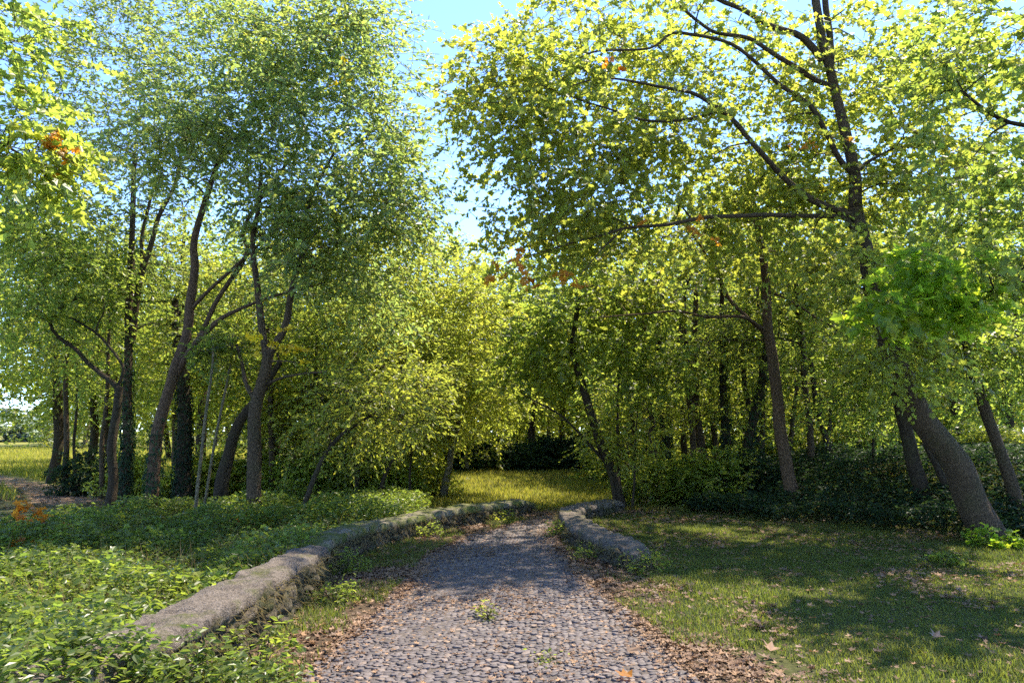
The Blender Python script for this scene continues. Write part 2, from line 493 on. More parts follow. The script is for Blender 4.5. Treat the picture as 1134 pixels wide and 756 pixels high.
def ground_mat():
    """Earth and turf: a vertex weight says where turf, sunlit-coloured ground or bare track lies, noise breaks it up."""
    m, nt, pb, out = mat_new("ground_earth")
    tc = nt.nodes.new("ShaderNodeTexCoord")
    at_ = nt.nodes.new("ShaderNodeAttribute"); at_.attribute_name = "cover"
    sep = nt.nodes.new("ShaderNodeSeparateColor")
    nt.links.new(at_.outputs["Color"], sep.inputs[0])
    n1 = noise(nt, 22, 8, 0.7, tc.outputs["Object"])
    n2 = noise(nt, 1.4, 5, 0.6, tc.outputs["Object"])
    soil = ramp(nt, [(0.3, (.030, .022, .014)), (0.7, (.105, .072, .045))])
    nt.links.new(n1.outputs[0], soil.inputs[0])
    turf = ramp(nt, [(0.3, (.030, .032, .012)), (0.55, (.062, .066, .020)), (0.8, (.115, .095, .045))])
    nt.links.new(n1.outputs[0], turf.inputs[0])
    sunny = ramp(nt, [(0.3, (.11, .13, .025)), (0.6, (.19, .18, .045)), (0.8, (.27, .22, .08))])  # brighter yellow ground: sunlight painted into the glade and field colour
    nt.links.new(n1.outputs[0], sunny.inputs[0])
    trk = ramp(nt, [(0.3, (.11, .072, .048)), (0.7, (.26, .18, .125))])
    nt.links.new(n1.outputs[0], trk.inputs[0])
    def mixin(w, a, b, sharp=True):
        ad = nt.nodes.new("ShaderNodeMath"); ad.operation = 'ADD'
        nt.links.new(w, ad.inputs[0]); nt.links.new(n2.outputs[0], ad.inputs[1])
        mr = nt.nodes.new("ShaderNodeMapRange"); mr.inputs["From Min"].default_value = 0.85; mr.inputs["From Max"].default_value = 1.1
        nt.links.new(ad.outputs[0], mr.inputs["Value"])
        mx = nt.nodes.new("ShaderNodeMixRGB")
        nt.links.new(mr.outputs[0], mx.inputs[0]); nt.links.new(a, mx.inputs[1]); nt.links.new(b, mx.inputs[2])
        return mx.outputs[0]
    c = mixin(sep.outputs[0], soil.outputs[0], turf.outputs[0])
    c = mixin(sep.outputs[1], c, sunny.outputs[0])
    c = mixin(sep.outputs[2], c, trk.outputs[0])
    nt.links.new(c, pb.inputs["Base Color"])
    pb.inputs["Roughness"].default_value = 0.95
    pb.inputs["Specular IOR Level"].default_value = 0.15
    bp = nt.nodes.new("ShaderNodeBump"); bp.inputs["Strength"].default_value = 1; bp.inputs["Distance"].default_value = 0.03
    nt.links.new(n1.outputs[0], bp.inputs["Height"]); nt.links.new(bp.outputs[0], pb.inputs["Normal"])
    return m
M['ground'] = ground_mat()

# ------------------------------------------------------------------ lie of the land
RY = A([-6, 4.7, 6.2, 8.1, 9.9, 11.7, 13.6, 15.0, 16.5, 18.5, 21])
RXL = A([-1.5, -1.40, -1.28, -1.12, -1.10, -.62, .22, .95, 2.0, 3.4, 5.4])
RY2 = A([-6, 4.7, 6.5, 8.1, 10.7, 12.5, 14.0, 15.2, 16.5, 18.5, 21])
RXR = A([1.45, 1.32, 1.08, .80, .66, .72, .98, 1.6, 2.8, 4.6, 6.8])
xl = lambda y: np.interp(y, RY, RXL)
xr = lambda y: np.interp(y, RY2, RXR)

def H(x, y):
    x, y = np.asarray(x, float), np.asarray(y, float)
    h = 0.10 * (fbm(x * .25, y * .25, 0, 5, 3) - .5) * sstep(1.6, 5, np.abs(x))
    bank = sstep(12.6, 16.0, y + 0.55 * (x - 5)) * sstep(4.0, 8.0, x) * (1 - .75 * sstep(19, 30, y))
    h = h + 0.95 * bank
    h = h + 0.35 * sstep(24, 40, y) * sstep(-6, 2, x)              # the back of the glade rises a little
    h = h - 0.12 * sstep(-2.4, -3.6, x) * sstep(16, 10, y)           # the bed lies lower than the road
    h = h + 1.6 * sstep(35, 130, y) * sstep(0, -30, x)              # the field climbs gently
    dx = np.minimum(x - xl(y), xr(y) - x)
    h = h - 0.03 * sstep(-0.1, .25, dx)
    return h

# ------------------------------------------------------------------ ground sheet
def axis_pts(fine0, fine1, step, far0, far1):
    a = np.arange(fine0, fine1, step)
    l, r, q = [], [], step
    v = fine0
    while v > far0:
        q *= 1.12; v -= q; l.append(v)
    v, q = a[-1], step
    while v < far1:
        q *= 1.12; v += q; r.append(v)
    return np.concatenate([l[::-1], a, r])
gx = axis_pts(-9, 9, 0.14, -700, 700)
gy = axis_pts(2, 20, 0.14, -120, 900)
X, Y = np.meshgrid(gx, gy)
Z = H(X, Y) + 0.02 * (fbm(X * 3, Y * 3, 0, 9, 3) - .5)
nx, ny = len(gx), len(gy)
g = Geo()
ii = (np.arange(ny - 1)[:, None] * nx + np.arange(nx - 1)[None]).ravel()
g.add(np.stack([X, Y, Z], -1).reshape(-1, 3), np.stack([ii, ii + 1, ii + nx + 1, ii + nx], -1), 0, True)
ground = g.obj("ground", M['ground'])
tag(ground, kind='structure')
lawn_w = sstep(1.15, 2.0, X) * 0.75 + sstep(14.5, 16, Y) * 0.7 + sstep(-2.2, -3, X) * .5
track_c = lambda y: np.interp(y, [14, 18, 21, 26, 40, 80], [-9, -10.6, -12.8, -18, -34, -90])
track_w = np.clip(1 - np.abs(X - track_c(Y)) / (1.3 + .04 * np.maximum(Y - 20, 0)), 0, 1) * sstep(15.5, 18, Y) * (Y < 60)
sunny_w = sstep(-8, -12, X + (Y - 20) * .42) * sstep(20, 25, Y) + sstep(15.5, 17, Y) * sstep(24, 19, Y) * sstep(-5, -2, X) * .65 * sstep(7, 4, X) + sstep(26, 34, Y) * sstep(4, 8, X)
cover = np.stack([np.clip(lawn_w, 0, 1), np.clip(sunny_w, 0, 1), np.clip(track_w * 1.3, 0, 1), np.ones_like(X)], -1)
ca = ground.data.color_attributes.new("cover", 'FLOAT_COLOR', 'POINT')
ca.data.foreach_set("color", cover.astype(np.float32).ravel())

# ------------------------------------------------------------------ cobbled road
def build_road():
    g = Geo()
    ys = np.arange(-3, 20.5, 0.15)
    ts = np.linspace(0, 1, 12)
    P = []
    for y in ys:
        a, b = xl(y) - .18, xr(y) + .18
        x = a + (b - a) * ts
        P.append(np.stack([x, np.full_like(x, y), np.maximum(H(x, np.full_like(x, y)), -.02) + .004 - .02 * np.abs(ts * 2 - 1) ** 4 + .02 * (1 - (ts * 2 - 1) ** 2)], -1))
    P = np.concatenate(P)
    n = len(ts)
    ii = (np.arange(len(ys) - 1)[:, None] * n + np.arange(n - 1)[None]).ravel()
    g.add(P, np.stack([ii, ii + 1, ii + n + 1, ii + n], -1), 0, True)
    rng = np.random.default_rng(3)
    s = 0.060
    gx_, gy_ = np.arange(-9, 13.6, s), np.arange(-3, 19.5, s * .80)
    nr, nc = len(gy_), len(gx_)
    # corners of a brick-laid, jittered lattice; every stone is a six-sided cell shrunk to leave a joint
    KX, KY = np.meshgrid(gx_, gy_)
    KX = KX + (np.arange(nr) % 2)[:, None] * s * .5 + rng.normal(size=KX.shape) * s * .17
    KY = KY + rng.normal(size=KX.shape) * s * .15
    KX, KY = KX * .87 - KY * .49 + 2.0, KX * .49 + KY * .87 + 0.0
    i, j = np.meshgrid(np.arange(1, nr - 2), np.arange(1, nc - 2), indexing='ij')
    # row i bottom corners k, k+1; row i+1 has one corner near the middle of the top edge
    b0, b1 = (KX[i, j], KY[i, j]), (KX[i, j + 1], KY[i, j + 1])
    o = np.where(i % 2 == 0, 0, 1)
    mid = (KX[i + 1, j + o], KY[i + 1, j + o])
    lf = (KX[i + 1, j + o - 1], KY[i + 1, j + o - 1])
    rt = (KX[i + 1, j + o + 1], KY[i + 1, j + o + 1])
    tl = ((mid[0] + lf[0]) / 2, (mid[1] + lf[1]) / 2)
    tr = ((mid[0] + rt[0]) / 2, (mid[1] + rt[1]) / 2)
    i2 = i - 1
    mb = (KX[i, j] + KX[i, j + 1]) / 2, (KY[i, j] + KY[i, j + 1]) / 2
    OX = np.stack([b0[0], mb[0], b1[0], tr[0], mid[0], tl[0]], -1).reshape(-1, 6)
    OY = np.stack([b0[1], mb[1], b1[1], tr[1], mid[1], tl[1]], -1).reshape(-1, 6)
    cx, cyy = OX.mean(1), OY.mean(1)
    edge = .11 * (fbm(cx * 1.7, cyy * 1.7, 0, 4, 3) - .5) * 2.4
    keep = (cx > xl(cyy) + edge) & (cx < xr(cyy) - edge) & (rng.random(len(cx)) > .03)
    OX, OY, cx, cyy = OX[keep], OY[keep], cx[keep], cyy[keep]
    n = len(cx)
    # cut the corners: 12-sided outline
    a2 = .26
    OX = np.stack([OX * (1 - a2) + np.roll(OX, 1, 1) * a2, OX * (1 - a2) + np.roll(OX, -1, 1) * a2], -1).reshape(n, 12)
    OY = np.stack([OY * (1 - a2) + np.roll(OY, 1, 1) * a2, OY * (1 - a2) + np.roll(OY, -1, 1) * a2], -1).reshape(n, 12)
    k = 12
    shr = .95 - .14 * rng.random((n, 1)) ** 2
    ox, oy = (OX - cx[:, None]) * shr, (OY - cyy[:, None]) * shr
    tx, ty = rng.normal(size=(n, 1)) * .10, rng.normal(size=(n, 1)) * .10
    hgt = .004 + .007 * rng.random((n, 1))
    tt = np.clip((cx - xl(cyy)) / (xr(cyy) - xl(cyy)), 0, 1)
    z0 = (H(cx, cyy) + .012 + .02 * (1 - (tt * 2 - 1) ** 2))[:, None] + .003 * rng.normal(size=(n, 1)) + .022 * (fbm(cx * 1.3, cyy * 1.3, 0, 8, 3) - .5)[:, None]
    rings = []
    for f, zf in ((1.0, -.25), (.97, .72), (.86, .97)):
        px, py = ox * f, oy * f
        rings.append(np.stack([cx[:, None] + px, cyy[:, None] + py, z0 + hgt * zf + (px * tx + py * ty) * (zf > 0)], -1))
    ctr = np.stack([cx[:, None], cyy[:, None], z0 + hgt * 1.02], -1)
    V = np.concatenate(rings + [ctr], 1)
    m = 3 * k + 1
    j = np.arange(k); j2 = (j + 1) % k
    Q = np.concatenate([np.stack([j, j2, k + j2, k + j], -1), np.stack([k + j, k + j2, 2 * k + j2, 2 * k + j], -1)])
    T3 = np.stack([2 * k + j, 2 * k + j2, np.full(k, 3 * k)], -1)
    off = (np.arange(n) * m)[:, None, None]
    g.add(V.reshape(-1, 3), (Q[None] + off).reshape(-1, 4), 1, True)
    g.f.append(((T3[None] + off).reshape(-1, 3) + g.n - n * m, 1, True))
    return tag(g.obj("road", [M['mortar'], M['cobble']]), kind='structure')
build_road()

# ------------------------------------------------------------------ stone parapets
def parapet(label, front, back, z_top, cop_mat, seed, group="stone parapets along the cobbled road"):
    """front/back: top edge lines (x, y). Coping slab over a rough rubble body."""
    F, _ = resample([(*p, 0) for p in front], [1] * len(front), .035)
    t = np.linspace(0, 1, len(F))
    Bk, _ = resample([(*p, 0) for p in back], [1] * len(back), .035)
    tb = np.linspace(0, 1, len(Bk))
    Bk = np.stack([np.interp(t, tb, Bk[:, i]) for i in range(3)], -1)
    mid = (F + Bk) / 2
    base = A([*mid[len(mid) // 2][:2], 0.0])
    zt = np.interp(t, np.linspace(0, 1, len(z_top)), z_top)
    root = empty("stone_parapet", base, label, "low wall", group)
    def loft(profile, name, mat, amp, fscale, stones, rough=False):
        # profile: list of (s across 0 front..1 back, z below top) going over the top from front foot to back foot
        g = Geo()
        pr = A(profile, float)
        P = F[:, None] * (1 - pr[None, :, 0:1]) + Bk[:, None] * pr[None, :, 0:1]
        P[..., 2] = zt[:, None] - pr[None, :, 1]
        gz = np.where(pr[None, :, 1] >= 9, 0, 1)
        low = H(P[..., 0], P[..., 1]) - .12
        P[..., 2] = np.where(gz == 0, low, P[..., 2])
        # end taper so that the ends are ragged
        e = np.minimum(t, 1 - t) * (len(F) * .035)
        drop = (1 - sstep(0, .25, e)) * .06
        P[..., 2] -= drop[:, None]
        n1 = fbm(P[..., 0] * fscale, P[..., 1] * fscale, P[..., 2] * fscale, seed, 4) - .5
        n2 = vnoise(P[..., 0] * stones, P[..., 1] * stones, P[..., 2] * stones * 1.4, seed + 7) - .5
        out = norm(P - A([0, 0, 1]) * 0 - np.stack([mid[:, 0], mid[:, 1], zt - .25], -1)[:, None])
        rise = n1 * 1.6 + n2 * .9
        if rough:
            f1, ed, idn = worley(P * A([6.5, 6.5, 8.5]), seed)
            rise = n1 * .9 + .55 * (sstep(0, .28, ed) - .8) + .7 * (idn - .5)
        P = P + out * (amp * rise)[..., None]
        n, m = P.shape[:2]
        ii = (np.arange(n - 1)[:, None] * m + np.arange(m - 1)[None]).ravel()
        g.add(P.reshape(-1, 3), np.stack([ii, ii + 1, ii + m + 1, ii + m], -1), 0, True)
        for row in (0, n - 1):
            g.add(P[row], np.arange(m)[None] if row else np.arange(m)[::-1][None], 0, False)
        return g.obj(name, mat, root)
    cop = [(.02, .10)] + [(-.01, .085), (-.012, .05), (.01, .018)] + [(s, -.012 * math.sin(s * math.pi)) for s in np.linspace(.03, .97, 12)] + [(.99, .018), (1.012, .05), (1.01, .085), (.98, .10)]
    loft(cop, "coping", cop_mat, .05, 4.0, 14)
    body = [(-.02, 9)] + [(-.02 + .03 * q, .46 - .36 * q) for q in np.linspace(0, 1, 22)] + [(.06, .07), (.94, .07)] + [(.98, .10 + .36 * q) for q in np.linspace(0, 1, 8)] + [(1, 9)]
    loft(body, "rubble_face", M['rubble'], .15, 5.0, 13, True)
    # dry grass and moss strands that grow out of the joints
    rng = np.random.default_rng(seed)
    n = int(len(F) * 5)
    i = rng.integers(0, len(F), n)
    side = norm(np.stack([F[:, 0] - Bk[:, 0], F[:, 1] - Bk[:, 1], 0 * t], -1))[i]
    zz = rng.random(n) ** 1.4 * .30
    P0 = F[i] + side * (.03 + .02 * rng.random((n, 1))) + A([0, 0, 1.0]) * (zt[i] - .03 - zz)[:, None] + rng.normal(size=(n, 3)) * A([.02, .02, .01])
    P0[:, 2] = np.maximum(P0[:, 2], .02)
    ln = .05 + .10 * rng.random(n)
    dirn = norm(side * (.25 + .3 * rng.random((n, 1))) + rng.normal(size=(n, 3)) * A([.25, .25, .1]) - A([0, 0, 1.0]) * (rng.random((n, 1)) * 1.5 - .3))
    wv = norm(np.cross(dirn, side)) * .0035
    V = np.stack([P0 - wv, P0 + wv, P0 + dirn * ln[:, None] - A([0, 0, .02])], 1)
    gg = Geo()
    gg.add(V.reshape(-1, 3), np.arange(3)[None] + (np.arange(n) * 3)[:, None], 0)
    tag(gg.obj("dry_grass", M['dry_grass'], root), kind='stuff')
    return root, F, Bk, zt

W1 = parapet("nearest weathered stone parapet beside the green leafy bed, left of the cobbled road",
             [(-2.30, 2.6), (-2.07, 3.6), (-1.93, 4.5), (-1.91, 5.6), (-1.93, 7.0), (-1.96, 8.25)],
             [(-2.85, 2.5), (-2.56, 3.5), (-2.36, 4.5), (-2.33, 5.6), (-2.30, 7.0), (-2.27, 8.3)], [.44, .44, .42, .37], M['coping'], 21)
W2 = parapet("mossy stone parapet bending away to the bright grass, beyond the near left wall",
             [(-2.08, 8.55), (-2.03, 9.5), (-1.80, 10.6), (-1.32, 11.7), (-.62, 13.1), (.45, 14.9)],
             [(-2.48, 8.6), (-2.42, 9.6), (-2.15, 10.9), (-1.66, 12.1), (-.95, 13.45), (.12, 15.25)], [.36, .34, .31, .32, .29, .26], M['coping_moss'], 33)
W3 = parapet("curved grey stone parapet on the right of the road, before the leaning twin trunk",
             [(1.40, 8.75), (1.12, 9.5), (.84, 10.8), (.79, 12.5), (.92, 13.5), (1.30, 14.6), (2.1, 15.9)],
             [(1.66, 9.05), (1.46, 9.8), (1.24, 11.0), (1.17, 12.5), (1.26, 13.2), (1.56, 14.1), (2.3, 15.4)], [.25, .26, .27, .26, .24, .2], M['coping'], 45)

# ------------------------------------------------------------------ trees
def stem_path(pts, Y0, Y1, r, base=False, step=.14):
    """pts in photo pixels at depths Y0..Y1 (m); r: radii."""
    n = len(pts)
    ys = np.linspace(Y0, Y1, n)
    P = A([at(p[0], p[1], y) for p, y in zip(pts, ys)])
    if base:
        P[0][2] = H(P[0][0], P[0][1]) - .12
    R = np.interp(np.linspace(0, 1, n), np.linspace(0, 1, len(r)), r)
    return resample(P, R, step)

def wiggle(P, R, amp, seed):
    k = 1.3
    t = np.arange(len(P)) * .14
    w = np.stack([vnoise(t * k, seed * 3.1, 0, seed), vnoise(t * k, seed * 7.7, 0, seed + 1), vnoise(t * k, 9.1, 0, seed + 2) * .6], -1) - .5
    w[..., 2] -= -.2 * 0
    f = np.clip(t / .6, 0, 1)[:, None]
    return P + w * amp * f

def make_tree(name, label, stems, crowns, bark, leaf, tpl, size, seed, Ybase=None, boughs=(), leaf_per=11, sprays=20, cr=(.5, .85),
              group=None, extras=(), lump=.12, twigs=True, sides=14, reach=6.0, cat="tree", thin=.70, ivy=None):
    """stems: [(pixel points, Y0, Y1, radii)], first is the trunk; crowns: [(cx, cy, rx, ry px, Y, depth radius m, clumps)]."""
    rng = np.random.default_rng(seed)
    p0, y0 = stems[0][0][0], stems[0][1]
    b = at(p0[0], p0[1], y0)
    b[2] = H(b[0], b[1])
    root = empty(name, b, label, cat, group)
    NP, NR = [], []
    for i, (pts, Y0, Y1, r) in enumerate(stems):
        P, R = stem_path(pts, Y0, Y1, [q * thin for q in r], base=(i == 0 or pts[0][1] > 535))
        P = wiggle(P, R, .10 * (R.max() / .15) ** .5, seed + i)
        if i == 0 or pts[0][1] > 535:
            t = np.arange(len(R)) * .14
            R = R * (1 + .34 * np.exp(-t / .25))
        g = Geo()
        tube(g, P, R, sides if R.max() > .05 else 8, 0, lump, seed + i)
        g.obj("trunk" if (i == 0 or pts[0][1] > 535) else "bough", bark, root)
        NP.append(P); NR.append(R)
    for i, (pts, Y0, Y1, r) in enumerate(boughs):
        P, R = stem_path(pts, Y0, Y1, [q * .74 for q in r])
        P = wiggle(P, R, .26, seed + 50 + i)
        g = Geo()
        tube(g, P, R, 8, 0, .1, seed + i)
        g.obj("bough", bark, root)
        NP.append(P); NR.append(R)
    C, RR = [], []
    for (cx, cy_, rx, ry, Yc, dr, k) in crowns:
        o = sphere_rand(k * 1, rng)
        c = at(cx, cy_, Yc)
        s = Yc / F_PX
        C.append(c + o * A([rx * s, dr, ry * s]))
        RR.append(cr[0] + (cr[1] - cr[0]) * rng.random(k))
    C, RR = np.concatenate(C), np.concatenate(RR)
    g = Geo()
    P, R = np.concatenate(NP), np.concatenate(NR)
    usable = P[:, 2] > b[2] + 1.0
    P, R = P[usable], R[usable]
    d0 = np.array([np.min(np.linalg.norm(P - c, axis=1)) for c in C])
    for ci in np.argsort(d0):
        c = C[ci]
        dd = P - c
        cost = np.linalg.norm(dd, axis=1) + .8 * np.maximum(0, dd[:, 2]) + .3 * np.maximum(0, .012 - R) * 100
        k = int(np.argmin(cost))
        L = np.linalg.norm(dd[k])
        if L < .15 or L > reach:
            continue
        a = P[k]
        m = a * .5 + c * .5 + A([0, 0, .10 * L]) + rng.normal(size=3) * .08 * L
        r0 = min(.6 * R[k], .010 + .011 * L)
        pts, rad = resample(A([a, m, c]), A([r0, r0 * .7, .006]), .25)
        pts = pts + (np.stack([vnoise(np.arange(len(pts)) * .6, ci * 1.7, q, seed) for q in (1.1, 2.3, 3.7)], -1) - .5) * .12 * (np.arange(len(pts)) > 0)[:, None]
        tube(g, pts, rad, 5, 1, 0, 0, cap=False)
        P = np.concatenate([P, pts[1:]]); R = np.concatenate([R, rad[1:]])
    cen = C.mean(0)
    foliage(g, C, RR, sprays, leaf_per, size, tpl, rng, 0, 1 if twigs else None, centre=cen)
    g.obj("crown", [leaf, bark], root)
    for (pname, pcrowns, pmat, psize, plabel) in extras:
        for (cx, cy_, rx, ry, Yc, dr, k) in pcrowns:
            o = sphere_rand(k, rng)
            c = at(cx, cy_, Yc)
            s = Yc / F_PX
            Ck = c + o * A([rx * s, dr, ry * s])
            for grp in ([Ck] if pname == "pale_leaf_spray" else [q[None] for q in Ck]):
                ge = Geo()
                foliage(ge, grp, np.full(len(grp), .16), *((3, 7) if pname == 'pale_leaf_spray' else (1, 7)), psize, LOBED, rng, 0, None)
                e = ge.obj(pname, pmat, root)
                if plabel: e["label"] = plabel
    if ivy:
        z0, z1, n = ivy
        P, R = NP[0], NR[0]
        q = rng.random(n) ** 1.3 * (z1 - z0) + z0
        q = q * (.35 + .65 * rng.random(n))
        f = q * (len(P) - 1)
        i = np.clip(f.astype(int), 0, len(P) - 2)
        w = (f - i)[:, None]
        ctr = P[i] * (1 - w) + P[i + 1] * w
        a_ = rng.random(n) * 6.283
        d = np.stack([np.cos(a_), np.sin(a_), np.zeros(n)], -1)
        gi = Geo()
        pos = ctr + d * (R[i] * 1.02 + .05 * rng.random(n))[:, None]
        put_leaves(gi, pos, d * .3 + np.cross(d, A([0, 0, 1.0])) * rng.normal(size=(n, 1)) * .6 - A([0, 0, .8]), d + rng.normal(size=(n, 3)) * .45 + A([0, 0, .3]), .05 + .05 * rng.random(n), OVAL)
        gi.obj("trunk_ivy", M['ivy_leaf'], root)
    return root

T = make_tree
BR, BD, BW, BP = M['bark'], M['bark_dark'], M['bark_warm'], M['bark_pale']

# --- left group
T("broadleaf_tree", "dark trunk with crooked leafless arms reaching left, nearest the open field",
  [([(124, 548), (126, 490), (131, 428)], 15.2, 15.2, [.14, .11])], [(70, 330, 60, 70, 15.2, 1.6, 26), (30, 250, 60, 70, 15.5, 1.6, 26), (100, 280, 40, 60, 15.4, 1.2, 12)], BD, M['leaf_mid'], OVAL, .125, 101, cr=(.55, 1.0), sprays=13, leaf_per=9,
  boughs=[([(131, 430), (112, 404), (88, 390), (66, 376), (56, 360), (62, 340), (76, 326)], 15.2, 15, [.07, .05, .025]),
          ([(130, 432), (134, 405), (106, 370), (75, 350), (42, 326)], 15.2, 15.3, [.05, .02]),
          ([(106, 370), (112, 345), (108, 325)], 15.2, 15.2, [.025, .012])])
T("broadleaf_tree", "tall straight forked tree with mossy grey lower trunk behind the dark crooked one",
  [([(140, 545), (139, 450), (142, 380), (144, 300), (146, 240), (150, 170)], 16.2, 16.2, [.16, .11, .07]),
   ([(146, 380), (152, 330), (160, 290), (175, 245), (195, 195), (208, 140)], 16.2, 16, [.11, .08, .04]),
   ([(157, 300), (160, 250), (172, 200)], 16.1, 16, [.07, .04])],
  [(150, 100, 100, 100, 16, 2.4, 52), (85, 180, 75, 85, 15.6, 2.0, 34), (200, 50, 85, 75, 16.3, 2.0, 32), (180, 260, 70, 60, 17, 1.6, 16), (95, 290, 80, 60, 17, 1.6, 20), (215, 330, 70, 50, 17.2, 1.6, 14)], BR, M['leaf_blue'], OVAL, .105, 102, ivy=(0, .55, 1500), cr=(.55, 1.0), sprays=13, leaf_per=9)
T("broadleaf_tree", "slanting brown tree whose long boughs fan up to the right, in the left group",
  [([(168, 548), (177, 460), (195, 410), (208, 350), (216, 300), (216, 265), (232, 210), (246, 165)], 13.6, 13.6, [.16, .12, .06]),
   ([(190, 425), (214, 385), (240, 355), (262, 342), (290, 331), (328, 321), (360, 312)], 13.6, 13.0, [.09, .05, .02]),
   ([(212, 388), (226, 362), (242, 328), (268, 290), (274, 272), (268, 258), (281, 230), (306, 196), (330, 165)], 13.6, 13.4, [.07, .055, .035]),
   ([(208, 346), (228, 325), (252, 303), (270, 286), (292, 266), (322, 238)], 13.6, 13.2, [.05, .045, .03])],
  [(245, 105, 100, 85, 13.5, 2.0, 50), (205, 165, 95, 45, 13.0, 1.6, 28), (320, 170, 65, 55, 13.2, 1.6, 24), (300, 50, 90, 65, 13.8, 1.8, 32), (300, 250, 70, 45, 14.4, 1.4, 16), (345, 300, 70, 45, 14.8, 1.4, 16)], BW, M['leaf_blue'], OVAL, .105, 103, ivy=(0, .28, 600), cr=(.55, 1.0), sprays=13, leaf_per=9)
T("broadleaf_tree", "thick dark leaning trunk half hidden behind the upright ridged one",
  [([(243, 566), (252, 510), (264, 468), (288, 436), (310, 400)], 14.8, 15.2, [.20, .15, .08])],
  [(330, 360, 60, 40, 15.6, 1.5, 16), (250, 380, 50, 40, 15.8, 1.4, 10)], BD, M['leaf_mid'], OVAL, .09, 104)
T("broadleaf_tree", "upright ridged trunk by the leafy bed with twin forks and yellow leaf sprigs",
  [([(283, 582), (281, 500), (283, 450), (292, 412), (296, 392)], 12.8, 12.8, [.18, .15, .13]),
   ([(295, 398), (290, 350), (285, 310), (280, 270), (286, 225), (290, 180)], 12.8, 12.8, [.10, .07, .04]),
   ([(296, 396), (314, 362), (322, 330), (330, 300), (337, 270), (342, 225), (370, 170)], 12.8, 12.5, [.10, .07, .03])],
  [(350, 95, 95, 90, 12.8, 2.0, 50), (410, 215, 60, 70, 12.3, 1.6, 34), (340, 225, 70, 45, 12.4, 1.4, 28), (425, 120, 26, 60, 12.6, 1.2, 20), (400, 40, 50, 45, 13.2, 1.4, 26), (370, 300, 60, 30, 12.8, 1.2, 16), (415, 320, 60, 60, 14, 1.4, 20), (440, 230, 35, 50, 12.8, 1.0, 12)], BR, M['leaf_blue'], OVAL, .105, 105, cr=(.55, 1.0), sprays=13, leaf_per=9,
  boughs=[([(284, 446), (272, 420), (268, 400), (262, 380)], 12.8, 12.9, [.06, .03]),
          ([(298, 424), (320, 410), (355, 404), (390, 400)], 12.8, 12.6, [.035, .012]),
          ([(300, 400), (322, 396), (345, 392)], 12.7, 12.2, [.02, .008])],
  extras=[("yellow_leaf_sprig", [(298, 377, 20, 7, 12.2, .15, 7), (336, 392, 10, 9, 12.2, .12, 4), (382, 84, 8, 12, 12.2, .2, 4)], M['leaf_gold'], .10, "golden yellow autumn sprig")])
T("young_tree", "slender dark sapling leaning sharply right above the far left wall",
  [([(326, 582), (350, 525), (372, 488), (398, 468), (424, 452)], 12.3, 12.0, [.065, .05, .02])],
  [(430, 440, 50, 36, 12.2, 1.2, 18), (385, 460, 40, 30, 12.6, 1.2, 10)], BD, M['leaf_yellow'], OVAL, .085, 106)
# --- behind the far left wall
T("young_tree", "pale sunlit leaning trunk beside the bright glade, left of the road end",
  [([(489, 552), (496, 520), (505, 480), (512, 452), (520, 420)], 18.5, 18.7, [.15, .10, .06])],
  [(470, 400, 75, 55, 18.4, 1.9, 52), (520, 350, 70, 60, 18.8, 1.8, 44), (455, 470, 50, 28, 18.2, 1.4, 20), (540, 440, 40, 34, 18.6, 1.3, 16), (440, 300, 60, 60, 19, 1.8, 40)], BP, M['leaf_yellow'], OVAL, .10, 107)
T("young_tree", "small dark V-shaped sapling behind the mossy far wall",
  [([(422, 560), (424, 535), (436, 508), (446, 480), (450, 455)], 15.8, 15.8, [.07, .04, .02]), ([(424, 538), (428, 505), (434, 475)], 15.8, 16, [.045, .02])],
  [(440, 430, 45, 32, 15.8, 1.2, 20), (410, 380, 50, 45, 16.2, 1.3, 24)], BD, M['leaf_yellow'], OVAL, .085, 108)
# --- right side
T("broadleaf_tree", "leaning twin-stemmed tree at the far end of the curved right parapet",
  [([(690, 560), (680, 525), (662, 480), (644, 422), (634, 380), (640, 330)], 16.3, 16.5, [.17, .14, .07]),
   ([(688, 558), (685, 500), (683, 440), (690, 380)], 16.4, 16.6, [.07, .045, .02]),
   ([(684, 557), (676, 530), (668, 490)], 16.2, 16.2, [.07, .04])],
  [(655, 345, 60, 55, 16.4, 1.7, 20), (715, 385, 55, 50, 16.4, 1.7, 15), (605, 395, 45, 45, 16.6, 1.5, 12), (640, 300, 60, 40, 17, 1.5, 8)], BD, M['leaf_mid'], LOBED, .115, 201, cr=(.6, 1.0), sprays=15,
  boughs=[([(675, 519), (652, 492), (628, 466), (606, 446), (582, 432)], 16.3, 16.2, [.055, .035, .015]),
          ([(628, 466), (612, 460), (600, 452)], 16.3, 16.2, [.02, .01])])
T("broadleaf_tree", "warm brown straight trunk with a bare horizontal arm over the right grass",
  [([(880, 572), (873, 520), (862, 460), (855, 400), (851, 350), (847, 300), (836, 240), (830, 190)], 14.6, 14.6, [.19, .14, .08]),
   ([(852, 372), (825, 350), (806, 330), (794, 303), (775, 270), (750, 243)], 14.6, 14.4, [.06, .05, .02])],
  [(850, 250, 110, 70, 14.8, 2.2, 20), (745, 280, 85, 50, 14.6, 1.9, 12), (680, 285, 60, 45, 14.8, 1.6, 8), (920, 310, 70, 60, 15.2, 1.8, 10)], BW, M['leaf_yellow'], LOBED, .115, 202, cr=(.6, 1.0), sprays=15,
  boughs=[([(851, 366), (830, 355), (790, 346), (720, 343), (654, 346)], 14.6, 14.0, [.055, .04, .012]),
          ([(846, 320), (870, 330), (905, 350), (940, 362)], 14.6, 14.4, [.04, .015])])
